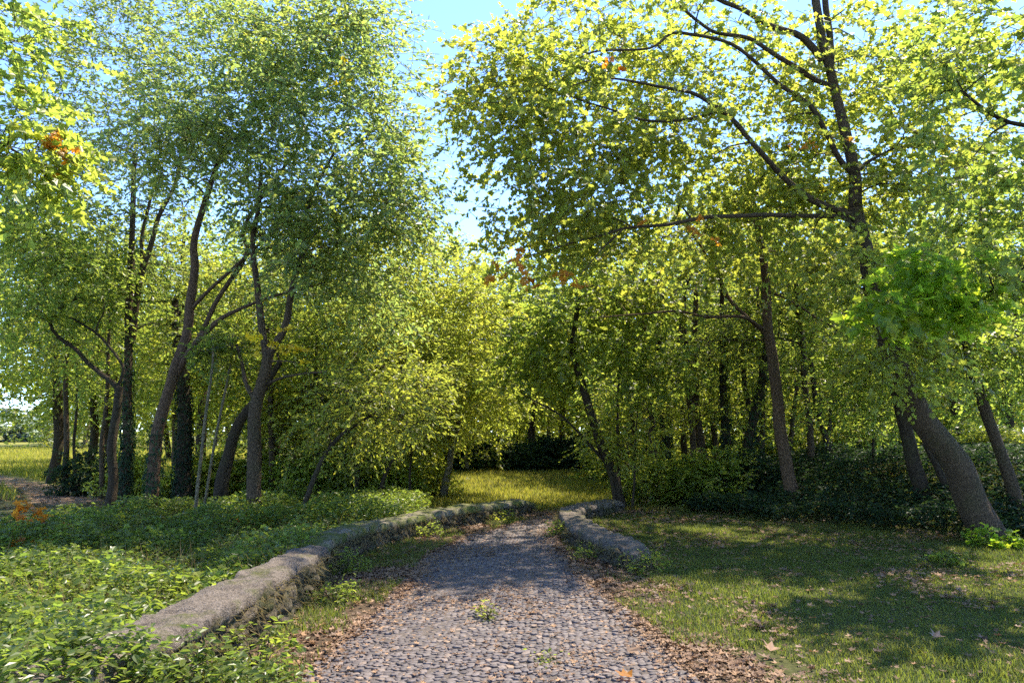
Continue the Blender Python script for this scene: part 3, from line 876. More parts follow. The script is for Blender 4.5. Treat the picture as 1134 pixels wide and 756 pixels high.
T("broadleaf_tree", "slim grey trunk directly right of the warm brown straight one",
  [([(900, 566), (897, 500), (892, 430), (886, 370), (880, 300), (876, 240)], 16.5, 16.5, [.115, .09, .05])],
  [(880, 330, 60, 50, 16.6, 1.6, 22), (800, 380, 60, 40, 16.8, 1.5, 20), (930, 400, 50, 40, 16.8, 1.5, 16)], BR, M['leaf_mid'], OVAL, .09, 203,
  boughs=[([(890, 382), (860, 373), (800, 372), (740, 376)], 16.5, 16, [.04, .012])])
T("broadleaf_tree", "massive tree leaning left from the ivy bank, long boughs across the sky gap",
  [([(1105, 606), (1075, 545), (1040, 490), (1010, 450), (988, 400), (973, 340), (958, 285), (950, 230), (942, 180), (926, 110), (916, 65), (906, 0), (898, -60)], 11.2, 11.2, [.33, .29, .235, .16, .13, .10, .075]),
   ([(920, 80), (920, 40), (914, 0), (912, -50)], 11.2, 11.3, [.08, .06])],
  [(560, 110, 48, 58, 11.0, 1.1, 24), (620, 60, 70, 65, 11.4, 1.6, 26), (640, 170, 100, 65, 11.5, 1.5, 32), (585, 240, 60, 45, 11.2, 1.2, 13), (730, 50, 90, 80, 11.9, 1.6, 28), (760, 150, 100, 80, 11.9, 1.5, 28),
   (860, 100, 90, 100, 12.2, 1.7, 30), (880, 230, 90, 60, 12.0, 1.4, 16), (980, 60, 90, 90, 11.8, 1.8, 28), (1000, 190, 80, 80, 11.8, 1.6, 24), (700, 240, 110, 40, 11.4, 1.2, 14), (1060, 110, 80, 100, 12, 1.6, 22), (1010, 300, 70, 50, 11.6, 1.2, 12), (965, 310, 40, 50, 10.5, .5, 9), (1005, 390, 50, 40, 10.4, .5, 8)], BR, M['leaf_yellow'], LOBED, .10, 204, cr=(.6, 1.1), sprays=12, leaf_per=9,
  boughs=[([(911, 67), (891, 46), (847, 32), (800, 2), (770, -25)], 11.2, 11, [.085, .06, .03]),
          ([(920, 95), (867, 71), (825, 40), (780, 20), (748, 2)], 11.2, 11.1, [.06, .03]),
          ([(950, 245), (930, 234), (899, 216), (879, 198), (850, 170), (803, 121), (768, 105), (740, 97), (709, 85), (658, 83), (620, 100)], 11.2, 10.6, [.085, .06, .035, .012]),
          ([(803, 121), (765, 132), (721, 131), (658, 117), (618, 105), (592, 93)], 10.9, 10.6, [.035, .012]),
          ([(942, 190), (905, 130), (875, 101), (825, 60), (757, 32), (713, 46), (658, 57), (610, 71)], 11.2, 10.7, [.06, .035, .012]),
          ([(952, 262), (930, 238), (880, 236), (840, 236), (780, 241), (740, 245), (700, 252), (650, 262), (588, 273)], 11.2, 10.5, [.06, .048, .036, .010]),
          ([(700, 252), (680, 240), (665, 225)], 10.7, 10.7, [.02, .008]),
          ([(690, 254), (660, 275), (640, 300)], 10.7, 10.5, [.018, .008]),
          ([(945, 200), (965, 175), (990, 160)], 11.2, 11.2, [.05, .02])],
  extras=[("orange_leaf_sprig", [(572, 285, 32, 20, 10.5, .4, 10), (618, 312, 34, 24, 10.5, .4, 10), (680, 70, 14, 10, 10.6, .2, 2), (760, 255, 60, 14, 10.6, .4, 5), (905, 140, 50, 60, 10.6, .4, 5)], M['leaf_orange'], .085, "orange autumn sprig")], sides=22, lump=.2)
T("broadleaf_tree", "short dark trunk with a slanting prop stem left of the massive leaning one",
  [([(1026, 562), (1010, 500), (1000, 460), (992, 415), (988, 370)], 13.2, 13.2, [.19, .16, .12]), ([(1056, 560), (1042, 525), (1024, 490)], 13.0, 13.1, [.09, .08])],
  [(1000, 380, 60, 40, 13.2, 1.5, 20), (950, 430, 40, 30, 13.4, 1.2, 8)], BD, M['leaf_mid'], OVAL, .09, 205)
T("broadleaf_tree", "bare slanting trunk at the right edge rising from dark ivy",
  [([(1134, 590), (1112, 512), (1087, 446), (1074, 400), (1066, 340)], 12.2, 12.4, [.15, .12, .09])],
  [(1060, 370, 70, 40, 12.6, 1.5, 24), (1120, 400, 50, 40, 12.8, 1.4, 14)], BR, M['leaf_mid'], OVAL, .09, 206)
T("broadleaf_tree", "near tree beyond the right edge hanging bright pale leaves into view",
  [([(1290, 640), (1280, 500), (1260, 300), (1230, 100), (1200, -60)], 8.2, 8.2, [.2, .16, .1])],
  [(1080, 80, 75, 90, 8.2, 1.2, 13), (1110, 200, 60, 70, 8.2, 1.0, 10), (1120, 290, 60, 30, 8, .8, 6)], BD, M['leaf_mid'], LOBED, .10, 207, cr=(.5, .8), sprays=13, leaf_per=9,
  boughs=[([(1262, 320), (1190, 290), (1120, 310), (1060, 325), (1000, 330)], 8.2, 7.8, [.06, .03, .01]), ([(1250, 200), (1180, 150), (1110, 130), (1060, 90)], 8.2, 8, [.06, .02])],
  extras=[("pale_leaf_spray", [(1050, 335, 70, 30, 7.9, .4, 34), (965, 345, 34, 20, 7.8, .3, 13), (1020, 300, 60, 18, 7.9, .3, 18)], M['leaf_bright'], .11, "pale sunlit hanging spray")])
T("broadleaf_tree", "near tree past the left edge, coarse yellow-green leaves in the top corner",
  [([(-190, 640), (-180, 450), (-150, 250), (-110, 100), (-80, -40)], 7.6, 7.6, [.2, .16, .1])],
  [(0, 40, 50, 60, 7.6, .9, 10), (-5, 140, 60, 60, 7.6, .9, 11), (45, 175, 40, 30, 7.8, .6, 5)], BD, M['leaf_mid'], LOBED, .095, 208, cr=(.4, .7), sprays=12, leaf_per=9,
  boughs=[([(-150, 250), (-90, 190), (-30, 150), (30, 170)], 7.6, 7.6, [.06, .012])],
  extras=[("russet_leaf_sprig", [(60, 160, 34, 16, 7.8, .3, 7)], M['leaf_orange'], .09, "russet sprig")])

# --- slim trunks in the right-hand wood: (base px, mid px, top px, depth, radius, label)
SLIM = [
  (728, 722, 714, 18.0, .085, "slim dark trunk first right of the leaning twin-stemmed tree"),
  (746, 738, 728, 18.8, .11, "dark trunk second right of the leaning twin-stemmed tree"),
  (758, 757, 752, 20.0, .08, "thin shaded trunk third right of the leaning twin-stemmed tree"),
  (786, 775, 768, 18.2, .11, "dark forked trunk above the dense shrub, middle of the right wood"),
  (812, 804, 800, 17.2, .10, "ivy-wrapped dark trunk behind the dense shrub"),
  (820, 832, 846, 16.9, .11, "trunk curving right behind the warm brown one"),
  (835, 845, 842, 18.5, .07, "thin upright trunk just left of the warm brown one"),
  (927, 913, 898, 17.2, .065, "thin trunk slanting left beside the slim grey one"),
  (948, 940, 930, 19.5, .06, "thin stem over the ivy bank, nearest the slim grey trunk"),
  (965, 962, 968, 20.5, .05, "spindly stem in the middle of the ivy bank"),
  (985, 978, 970, 20.0, .06, "spindly stem just left of the short dark trunk"),
  (704, 702, 696, 19.5, .06, "thin dark stem touching the leaning twin-stemmed tree on its right"),
  (770, 768, 760, 17.6, .075, "straight dark trunk between the shrubs and the forked one"),
  (798, 790, 786, 19.5, .08, "shaded trunk behind the forked one in the right wood"),
  (856, 838, 822, 17.8, .075, "dark trunk slanting left behind the warm brown one"),
  (868, 876, 884, 19.0, .06, "thin stem between the warm brown and the slim grey trunks"),
  (915, 918, 924, 18.8, .05, "thin upright stem right of the slim grey trunk"),
  (1008, 998, 980, 19.0, .06, "thin stem leaning left behind the short dark trunk"),
]
for i, (b0, b1, b2, Yd, r, lab) in enumerate(SLIM):
    T("young_tree", lab, [([(b0, 570 if Yd < 19 else 556), (b1, 480), (b2, 400), (b2 - 4 + (i * 37) % 13, 320)], Yd, Yd, [r, r * .8, r * .5])],
      [(b2, 290, 90, 100, Yd + .3, 2.4, 7), (b1 + 8, 425, 65, 60, Yd + .6, 2.2, 8)], BD if i % 3 else BR, [M['leaf_yellow'], M['leaf_mid']][i % 2], OVAL, .11, 300 + i, group="slim trunks of the right-hand wood", ivy=(0, .9, 900) if i in (1, 4, 5) else None, sprays=10, thin=1.1, cr=(.65, 1.1))
# --- slim stems in the left-hand wood
SLIML = [
  (72, 73, 74, 19.5, .07, "thin upright stem at the field edge, leftmost of the wood"),
  (84, 83, 86, 20.5, .04, "spindly stem beside the leftmost thin one at the field edge"),
  (112, 114, 120, 18.5, .06, "slim brown stem just left of the dark crooked trunk"),
  (204, 202, 200, 17.5, .17, "ivy-dark thick trunk behind the slanting brown tree"),
  (216, 226, 236, 12.6, .028, "pale wiry sapling rising from the leafy bed"),
  (222, 240, 256, 13.2, .024, "second pale wiry sapling, curving right from the leafy bed"),
  (303, 301, 300, 18.0, .08, "short dark trunk right of the ridged upright one"),
  (350, 352, 350, 17.8, .05, "thin shaded stem behind the leaning sapling"),
  (378, 382, 384, 18.2, .06, "dark stem right of the leaning sapling"),
  (396, 398, 404, 17.4, .05, "dark curved stem left of the V-shaped sapling"),
  (460, 462, 470, 21.0, .07, "dim trunk between the V-shaped sapling and the pale leaning trunk"),
]
for i, (b0, b1, b2, Yd, r, lab) in enumerate(SLIML):
    big = r > .03
    T("young_tree", lab, [([(b0, 560), (b1, 480), (b2, 400), (b2 + 4 - (i * 29) % 11, 330 if big else 370)], Yd, Yd, [r, r * .8, r * .4])],
      [(b2 + 5, 320, 75, 85, Yd + .3, 2.0, 22), (b1 + 5, 425 - (45 if i < 2 else 0), 60, 50 - (16 if i < 2 else 0), Yd + .8, 1.8, 13)] if big else [(b2, 385, 14, 16, Yd, .4, 4)], BP if not big else (BD if i % 2 else BR),
      [M['leaf_mid'], M['leaf_yellow']][i % 2], OVAL, .11, 340 + i, group="slim stems of the left-hand wood", ivy=(0, .9, 1300) if i == 3 else None, sprays=10, thin=1.1, cr=(.65, 1.1) if big else (.3, .5))

UNDER = [
  (700, 562, 15.6, 40, 60, 455, "leafy sapling beside the foot of the leaning twin-stemmed tree", 'leaf_yellow'),
  (968, 555, 14.6, 36, 45, 420, "thin leafy sapling rising from the ivy bank", 'leaf_mid'),
  (455, 556, 16.6, 50, 45, 455, "leafy sapling left of the pale leaning trunk", 'leaf_yellow'),
  (392, 562, 15.6, 44, 45, 470, "leafy sapling behind the mossy wall, by the curved dark stem", 'leaf_mid'),
]
for i, (px, py, Yd, rx, ry, cyp, lab, lf) in enumerate(UNDER):
    T("sapling", lab, [([(px, py), (px + 3 - (i * 5) % 7, (py + cyp) / 2), (px + 6 - (i * 7) % 13, cyp - 10)], Yd, Yd, [.03, .022, .01])],
      [(px + 4, cyp, rx, ry, Yd, .8, 13), (px, cyp + ry * .8, rx * .9, ry * .5, Yd - .2, .7, 6)], BD, M[lf], OVAL, .095, 380 + i, cr=(.35, .6), sprays=12, leaf_per=9, thin=1.0, lump=.05, sides=6, cat="sapling", group="understorey saplings")

# --- the wood behind: a few kinds of tree, copied
def proto_tree(seed, h, cr_w, z0, leaf, bark, n, r=.13, lean=.5):
    rng = np.random.default_rng(seed)
    root = empty("wood_tree", (0, 0, 0), "leafy tree", "tree")
    g = Geo()
    P, R = resample([(0, 0, -.2), (rng.normal() * .2, rng.normal() * .2, h * .3), (rng.normal() * lean, rng.normal() * lean, h * .6), (rng.normal() * lean, rng.normal() * lean, h * .92)], [r * 1.25, r, r * .7, r * .2], .3)
    P = wiggle(P, R, .25, seed)
    tube(g, P, R, 9, 0, .1, seed)
    g.obj("trunk", bark, root)
    g = Geo()
    o = sphere_rand(n, rng)
    C = A([0, 0, (z0 + h) / 2]) + o * A([cr_w, cr_w, (h - z0) / 2])
    C[:, :2] *= (1.1 - .45 * sstep(h * .5, h, C[:, 2]))[:, None]
    RR = .65 + .6 * rng.random(n)
    usable = P[:, 2] > 1.2
    Q, q = P[usable], R[usable]
    d0 = np.array([np.min(np.linalg.norm(Q - c, axis=1)) for c in C])
    for ci in np.argsort(d0):
        c = C[ci]
        dd = Q - c
        k = int(np.argmin(np.linalg.norm(dd, axis=1) + .8 * np.maximum(0, dd[:, 2])))
        L = np.linalg.norm(dd[k])
        if L < .2: continue
        pts, rad = resample(A([Q[k], (Q[k] + c) / 2 + A([0, 0, .1 * L]), c]), A([min(.6 * q[k], .012 + .012 * L), .012, .006]), .4)
        tube(g, pts, rad, 4, 1, 0, 0, cap=False)
        Q = np.concatenate([Q, pts[1:]]); q = np.concatenate([q, rad[1:]])
    foliage(g, C, RR, 13, 8, .15, KITE, rng, 0, None, centre=A([0, 0, (z0 + h) / 2]))
    g.obj("crown", [leaf, bark], root)
    return root
PROTO = [proto_tree(501, 9.5, 2.5, 1.6, M['leaf_yellow'], BR, 95), proto_tree(502, 11, 2.8, 2.2, M['leaf_mid'], BD, 105),
         proto_tree(503, 8.0, 2.3, 1.0, M['leaf_yellow'], BD, 80, .10), proto_tree(504, 10.0, 2.6, 1.2, M['leaf_mid'], BR, 95),
         proto_tree(505, 6.0, 2.0, .5, M['leaf_yellow'], BP, 62, .08)]
used = [False] * len(PROTO)
def place_tree(k, px, Yd, s, rz, label, group, sz=None):
    x = (px - CX) / F_PX * (Yd * math.cos(TILT) + 0) / 1.0
    loc = (x, Yd, float(H(x, Yd)))
    sc_ = (s, s, s * (sz or (.98 if s in (1.45, 1.5) else None) or (.85 if px < 300 else .72 if abs(px - 560) > 90 else 1)))
    if not used[k]:
        used[k] = True
        r = PROTO[k]
        r.location = loc; r.rotation_euler = (0, 0, rz); r.scale = sc_
        r["label"] = label; r["group"] = group
        return r
    return copy_tree(PROTO[k], loc, rz, sc_, label, group)
rb = np.random.default_rng(77)
LBACK = "leafy tree deep in the left-hand wood, behind the front trunks"
CBACK = "yellow-green tree closing the view beyond the sunlit glade"
RBACK = "leafy tree deep in the right-hand wood, behind the slim trunks"
for (k, px, Yd, s) in [(1, -30, 24, 1.0), (1, 118, 31, 1.1), (3, -60, 34, 1.2), (1, 60, 24, 1.0), (1, 225, 23, 1.05), (0, 300, 20, 1.0), (3, 365, 22.5, 1.0), (2, 420, 25, 1.1), (1, 100, 30, 1.1), (0, 200, 29, 1.1), (3, 290, 30, 1.1), (1, 385, 31, 1.0), (0, 455, 27, 1.0), (4, 345, 18.8, .8), (4, 405, 20, .8)]:
    place_tree(k, px, Yd, s * (.95 + .12 * rb.random()), rb.random() * 6.3, LBACK, "trees deep in the left-hand wood")
for (k, px, Yd, s) in [(0, 500, 33, 1.2), (2, 545, 36, 1.3), (3, 590, 34, 1.1), (1, 625, 38, 1.0), (0, 655, 33, .85), (4, 520, 29, .9), (2, 570, 40, 1.2), (0, 480, 40, 1.15), (4, 610, 42, 1.3)]:
    place_tree(k, px, Yd, s * (.95 + .1 * rb.random()), rb.random() * 6.3, CBACK, "trees closing the glade")
for (k, px, Yd, s) in [(1, 745, 27, 1.45), (1, 905, 28, 1.5), (1, 1020, 30, 1.5), (1, 1120, 27, 1.45), (1, 830, 33, 1.5), (1, 665, 33, 1.45), (3, 720, 25, 1.0), (0, 830, 26, 1.1), (0, 945, 26, 1.1), (3, 1065, 24, 1.1), (1, 1150, 20, 1.1), (0, 690, 31, 1.1), (1, 760, 33, 1.1), (0, 850, 36, 1.2), (0, 930, 36, 1.2), (2, 1010, 34, 1.3), (0, 1090, 30, 1.2), (1, 1170, 27, 1.2), (4, 700, 21, .75)]:
    place_tree(k, px, Yd, s * (.95 + .12 * rb.random()), rb.random() * 6.3, RBACK, "trees deep in the right-hand wood")

for (k, px, Yd, s) in [(4, 120, 38, 1.5), (2, 190, 40, 1.3), (4, 255, 41, 1.6), (2, 330, 39, 1.3), (4, 400, 42, 1.5), (2, 450, 44, 1.4)]:
    place_tree(k, px, Yd, s, rb.random() * 6.3, LBACK, "trees deep in the left-hand wood")
for (k, px, Yd, s) in [(4, 680, 44, 1.6), (2, 725, 42, 1.3), (4, 770, 45, 1.7), (2, 820, 43, 1.3), (4, 865, 40, 1.6), (2, 905, 44, 1.4), (4, 950, 41, 1.7), (2, 990, 43, 1.3), (4, 1035, 38, 1.6), (2, 1080, 40, 1.4), (4, 1125, 36, 1.6), (2, 1180, 34, 1.3)]:
    place_tree(k, px, Yd, s, rb.random() * 6.3, RBACK, "trees deep in the right-hand wood")

FAR = "distant leafy tree beyond the wood, glimpsed only through gaps"
for i, px in enumerate(range(95, 1250, 48)):
    place_tree((4, 2)[i % 2], px, 62 + 9 * (i % 3), 2.1 + .3 * (i % 2), rb.random() * 6.3, FAR, "distant trees beyond the wood", .9).location.z -= 1.7

for (k, px, Yd, s) in [(4, 545, 50, 1.7), (2, 590, 52, 1.5), (4, 632, 49, 1.7), (4, 500, 51, 1.7)]:
    place_tree(k, px, Yd, s, rb.random() * 6.3, CBACK, "trees closing the glade", .9).location.z -= 1.3

# ------------------------------------------------------------------ shrubs
def shrub(label, px, py, Yd, w, h, leaf, tpl, size, n, seed, name="shrub", group=None, sprays=16, zoff=0.0):
    rng = np.random.default_rng(seed)
    b = at(px, py, Yd)
    b[2] = H(b[0], b[1]) + zoff
    root = empty(name, b, label, "shrub", group)
    o = sphere_rand(n, rng)
    o[:, 2] = np.abs(o[:, 2])
    C = b + o * A([w, w * .7, h * .85]) + A([0, 0, .1])
    g = Geo()
    for c in C[: max(6, n // 2)]:
        a = b + A([rng.normal() * .15 * w, rng.normal() * .12, -.05])
        pts, rad = resample(A([a, (a + c) / 2 + A([0, 0, .1 * h]), c]), A([.016, .011, .005]), .2)
        tube(g, pts, rad, 5, 0, 0, 0, cap=False)
    g.obj("stem", M['bark_dark'], root)
    g = Geo()
    foliage(g, C, np.full(n, .28) + .18 * rng.random(n), sprays, 9, size, tpl, rng, 0, None, flat=.8, centre=b)
    g.obj("foliage", [leaf], root)
    return root
shrub("broad dark green shrub below the slim trunks, right of the curved wall", 735, 566, 16.6, 1.0, 1.15, M['leaf_mid'], OVAL, .085, 46, 601)
shrub("dense low shrub between the curved wall and the warm brown trunk", 790, 570, 16.0, 1.0, 1.25, M['leaf_mid'], OVAL, .085, 50, 602)
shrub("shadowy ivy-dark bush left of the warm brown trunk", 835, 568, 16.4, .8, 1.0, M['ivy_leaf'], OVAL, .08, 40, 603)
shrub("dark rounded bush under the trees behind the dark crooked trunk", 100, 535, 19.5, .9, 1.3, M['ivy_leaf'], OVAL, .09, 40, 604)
shrub("leafy low shrub at the foot of the pale leaning trunk", 462, 548, 19, 1.1, .8, M['leaf_yellow'], OVAL, .085, 38, 605)
for i, px in enumerate((500, 540, 585, 625, 660)):
    shrub("dark low bush in the shade at the back of the glade", px, 520, 30 + (i % 2) * 1.5, 1.5, 1.4, M['ivy_leaf'], KITE, .13, 40, 610 + i, group="dark bushes at the back of the glade")  # near-black leaf colour also paints the deep shade behind the glade
for i, (px, Yd, w, h) in enumerate([(205, 18.5, 1.2, 1.1), (330, 17.5, 1.1, .9), (385, 18.0, 1.0, .9), (270, 19, 1.2, 1.2), (150, 19, 1.2, 1.0), (430, 17.8, .8, .7)]):
    shrub("undergrowth bush among the shaded stems of the left wood", px, 550, Yd, w, h, M['leaf_mid' if i % 2 else 'leaf_yellow'], KITE, .1, 36, 620 + i, group="undergrowth of the left wood")
for i, (px, Yd, w, h) in enumerate([(930, 19.5, 1.2, .7), (1010, 19, 1.3, .8), (1090, 17, 1.3, .9), (860, 20, 1.2, .9), (760, 21, 1.3, 1.2), (690, 25, 1.8, 2.0), (735, 27, 1.9, 2.2), (785, 26, 1.8, 2.1), (835, 27, 1.9, 2.3), (885, 26, 1.9, 2.1), (940, 26, 1.9, 2.0), (1000, 25, 1.9, 2.2), (1060, 24, 1.9, 2.1)]):
    shrub("undergrowth bush among the shaded stems of the right wood", px, 550, Yd, w, h, M['leaf_mid' if i % 2 else 'leaf_yellow'], KITE, .1, 34, 630 + i, group="undergrowth of the right wood")
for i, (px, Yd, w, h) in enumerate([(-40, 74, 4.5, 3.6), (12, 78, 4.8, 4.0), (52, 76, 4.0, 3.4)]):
    shrub(["pale grey-green bush across the field, cut by the left edge", "largest pale grey-green bush across the far field", "pale grey-green bush across the field, nearest the wood"][i], px, 490, Yd, w, h, M['leaf_grey_haze'], KITE, .42, 46, 640 + i, name="field_bush", group="grey-green bushes across the field", sprays=22)

# ------------------------------------------------------------------ low plants, grass and litter
def ground_cover(name, n, rng, region, hfun, leaf, tpl, s0, s1, tilt=.5, keep=None):
    x0, x1, y0, y1 = region
    x = x0 + (x1 - x0) * rng.random(n)
    y = y0 + (y1 - y0) * rng.random(n) ** 1.0
    k = keep(x, y, rng)
    x, y = x[k], y[k]
    n = len(x)
    hh = hfun(x, y)
    z = H(x, y) + hh * (1 - .75 * rng.random(n) ** 1.6)
    a = rng.random(n) * 6.283
    ax = np.stack([np.cos(a), np.sin(a), rng.normal(size=n) * .25 - .15], -1)
    nm = A([0, 0, 1.0]) + rng.normal(size=(n, 3)) * tilt
    g = Geo()
    sz = s0 + (s1 - s0) * rng.random(n)
    put_leaves(g, np.stack([x, y, z], -1), ax, nm, sz, tpl)
    o = g.obj(name, leaf)
    return tag(o, kind='stuff')

rg = np.random.default_rng(5)
wl_back = lambda y: np.interp(y, [2.5, 3.5, 4.5, 8.3, 9.5, 10.5, 11.15, 12.1, 13.45, 15.25], [-2.85, -2.56, -2.36, -2.28, -2.43, -2.28, -2.1, -1.7, -1.0, .1])
def bed_keep(x, y, rng):
    far_lim = 12.4 + 3.0 * sstep(-8.6, -5.6, x) + 1.4 * (fbm(x * .5, y * .5, 0, 31, 3) - .5)
    left_lim = -3.5 - .56 * y
    tr = np.abs(x - track_c(y)) / 1.6
    return (x < wl_back(y) + .07 + .12 * (vnoise(x * 5, y * 5, 0, 44) - .4)) & (x > left_lim - 2) & (y < far_lim) & ((y < 15) | (tr > 1))
bed_h = lambda x, y: (.08 + .62 * fbm(x * 1.1, y * 1.1, 0, 41, 3) ** 1.5 + .14 * vnoise(x * 4, y * 4, 0, 42)) * (.8 + .2 * sstep(0, .7, wl_back(y) - x))
b1 = ground_cover("ground_cover", 230000, rg, (-12.5, -1.6, 2.6, 16), bed_h, M['bed_leaf'], OVAL, .03, .088, .8, bed_keep)
tag(b1, "leafy green plants covering the bed left of the near parapet", "ground cover")

b1b = ground_cover("bramble", 26000, rg, (-12.5, -1.6, 2.6, 16), lambda x, y: bed_h(x, y) + .07, M['bed_leaf'], LOBED, .04, .09, .8,
                   lambda x, y, rng: bed_keep(x, y, rng) & (fbm(x * 1.5, y * 1.5, 0, 46, 3) > .54))
tag(b1b, "paler lobed leaves scattered through the leafy bed", "ground cover")
def ivy_keep(x, y, rng):
    e = 1.0 * (fbm(x * .7, y * .7, 0, 52, 3) - .5) * 2
    return (y + 1.15 * np.minimum(x - 4.5, 3.2) > 13.9 + e * .9) & (x > 3.6) & (x < .78 * y + 1.2)
ivy_h = lambda x, y: .14 + .40 * fbm(x * 1.1, y * 1.1, 0, 53, 3)
b2 = ground_cover("ivy", 120000, rg, (3.6, 16, 8.5, 19), ivy_h, M['ivy_leaf'], OVAL, .05, .105, .75, ivy_keep)
tag(b2, "dark glossy ivy covering the bank under the right-hand trees", "ivy")

def blades(name, P, h, w, rng, mat, lean=.35):
    n = len(P)
    a = rng.random(n) * 6.283
    d = np.stack([np.cos(a), np.sin(a), np.zeros(n)], -1)
    s = np.stack([-np.sin(a), np.cos(a), np.zeros(n)], -1)
    l = (lean * (.3 + rng.random(n)) * h)[:, None]
    hz = h[:, None] * A([0, 0, 1.0])
    w = w[:, None]
    V = np.stack([P - s * w, P + s * w, P + s * w * .7 + d * l * .35 + hz * .55, P - s * w * .7 + d * l * .35 + hz * .55, P + d * l + hz], 1)
    g = Geo()
    off = (np.arange(n) * 5)[:, None]
    g.add(V.reshape(-1, 3), A([[0, 1, 2, 3]]) + off, 0)
    g.f.append((A([[3, 2, 4]]) + off, 0, False))
    return tag(g.obj(name, mat), kind='stuff')

def scatter(n, region, rng, dens):
    x0, x1, y0, y1 = region
    x = x0 + (x1 - x0) * rng.random(n)
    y = y0 + (y1 - y0) * rng.random(n)
    k = rng.random(n) < dens(x, y)
    return np.stack([x[k], y[k], H(x[k], y[k])], -1)

in_road = lambda x, y: (x > xl(y) - .02) & (x < xr(y) + .02)
w3_front = lambda y: np.interp(y, [8.6, 9.5, 10.8, 12.5, 13.5, 14.6], [1.4, 1.12, .84, .79, .92, 1.3])
w3_back = lambda y: np.interp(y, [9.0, 9.8, 11, 12.5, 13.2, 14.1, 15.4], [1.66, 1.46, 1.24, 1.17, 1.26, 1.56, 2.3])
def on_wall(x, y):
    return ((y > 8.7) & (y < 15.9) & (x > w3_front(y) - .02) & (x < w3_back(y) + .02)) | ((y < 8.35) & (x < np.interp(y, [2.5, 4.5, 8.3], [-2.0, -1.86, -1.93]))) | ((y > 8.5) & (y < 15) & (x < np.interp(y, [8.55, 9.5, 10.6, 11.7, 13.1, 14.9], [-2.06, -2.0, -1.78, -1.3, -.6, .45])) & (x > wl_back(y)))
def lawn_d(x, y):
    p = fbm(x * 1.1, y * 1.1, 0, 61, 3)
    d = sstep(.36, .52, p + .28 * sstep(1.3, 2.4, x) + .16 * sstep(9, 13, y) * (x > 1.2))
    return np.where((x > xr(y) + .06) & ~on_wall(x, y) & (x < .75 * y + 1.5), d, 0)
Pg = scatter(420000, (.7, 9.5, 3.2, 15.5), rg, lawn_d)
hg = (.014 + .024 * rg.random(len(Pg))) * (1 + 1.3 * sstep(.52, .72, fbm(Pg[:, 0] * .8, Pg[:, 1] * .8, 0, 63, 3)))
b3 = blades("grass", Pg, hg, .0022 + .0025 * rg.random(len(Pg)), rg, M['grass'], .8)
tag(b3, "short green grass on the lawn right of the road", "grass")
def verge_d(x, y):
    p = fbm(x * 1.6, y * 1.6, 0, 65, 3)
    left = (x < xl(y) - .03) & (x > wl_back(y) - .1) & ~on_wall(x, y)
    return np.where(left, sstep(.40, .54, p + .05) * .95, 0)
Pv = scatter(150000, (-3, 1.0, 3.2, 15), rg, verge_d)
b4 = blades("verge_grass", Pv, .03 + .06 * rg.random(len(Pv)), .0022 + .0025 * rg.random(len(Pv)), rg, M['grass'], .8)
tag(b4, "thin green grass in the strip between left parapets and road", "grass")
def glade_d(x, y):
    return np.where(~in_road(x, y) & (y > 15.2 - .55 * np.clip(x, -4, 0)) & (x > -5.5) & (x < .35 * y), .85, 0)
Pm = scatter(130000, (-6, 9, 15, 31), rg, glade_d)
b5 = blades("meadow_grass", Pm, .05 + .09 * rg.random(len(Pm)), .005 + .005 * rg.random(len(Pm)), rg, M['grass_sun'], .7)
tag(b5, "sunlit yellow-green grass of the glade at the road end", "grass")
def field_d(x, y):
    return np.where((x < -8.5 - (y - 20) * .3) & (np.abs(x - track_c(y)) > 1.2), .9, 0)
Pf = scatter(110000, (-45, -9, 18, 60), rg, field_d)
b6 = blades("field_grass", Pf, .12 + .22 * rg.random(len(Pf)), .010 + .010 * rg.random(len(Pf)), rg, M['grass_sun'], .7)
tag(b6, "tall pale grass of the open field beyond the left trees", "grass")

def bedgrass_d(x, y):
    return np.where(bed_keep(x, y, rg), .15 + .85 * sstep(.5, .68, fbm(x * 1.2, y * 1.2, 0, 67, 3)), 0)
Pb = scatter(26000, (-12, -1.7, 2.8, 16), rg, bedgrass_d)
b10 = blades("coarse_grass", Pb, .22 + .32 * rg.random(len(Pb)), .003 + .003 * rg.random(len(Pb)), rg, M['dry_grass'], .7)
tag(b10, "coarse half dry grass poking through the leafy bed", "grass")
# dead leaves lying about
def lay_leaves(name, n, region, dens, s0, s1, lift, rng, tiltv=.28, flat=False):
    P = scatter(n, region, rng, dens)
    m = len(P)
    P[:, 2] += lift(P[:, 0], P[:, 1]) + .012 * rng.random(m)
    a = rng.random(m) * 6.283
    ax = np.stack([np.cos(a), np.sin(a), rng.normal(size=m) * .15], -1)
    nm = A([0, 0, 1.0]) + rng.normal(size=(m, 3)) * tiltv
    g = Geo()
    put_leaves(g, P, ax, nm, s0 + (s1 - s0) * rng.random(m) ** 1.5, DRY)
    return tag(g.obj(name, M['dead_leaf']), kind='stuff')
def litter_d(x, y):
    left = (x < xl(y) + .16) & (x > wl_back(y) - .02) & ~on_wall(x, y)
    right = (x > xr(y) - .22) & ~on_wall(x, y)
    p = fbm(x * 1.4, y * 1.4, 0, 71, 3)
    dl = .30 + .9 * sstep(.42, .62, p)
    dr = (.16 + .84 * sstep(.46, .62, p + .22 * np.exp(-np.maximum(x - xr(y), 0) / .45)) ) * np.where(x > xr(y) + 1.0, .42, 1.0)
    return np.where(left, dl, np.where(right & (x < .75 * y + 1), dr, 0))
b7 = lay_leaves("leaf_litter", 85000, (-3, 8, 3.2, 16), litter_d, .02, .075, lambda x, y: .008 + .016 * sstep(.3, .9, x - xr(y)), rg)
tag(b7, "brown fallen leaves littering the verges and the lawn", "leaf litter")
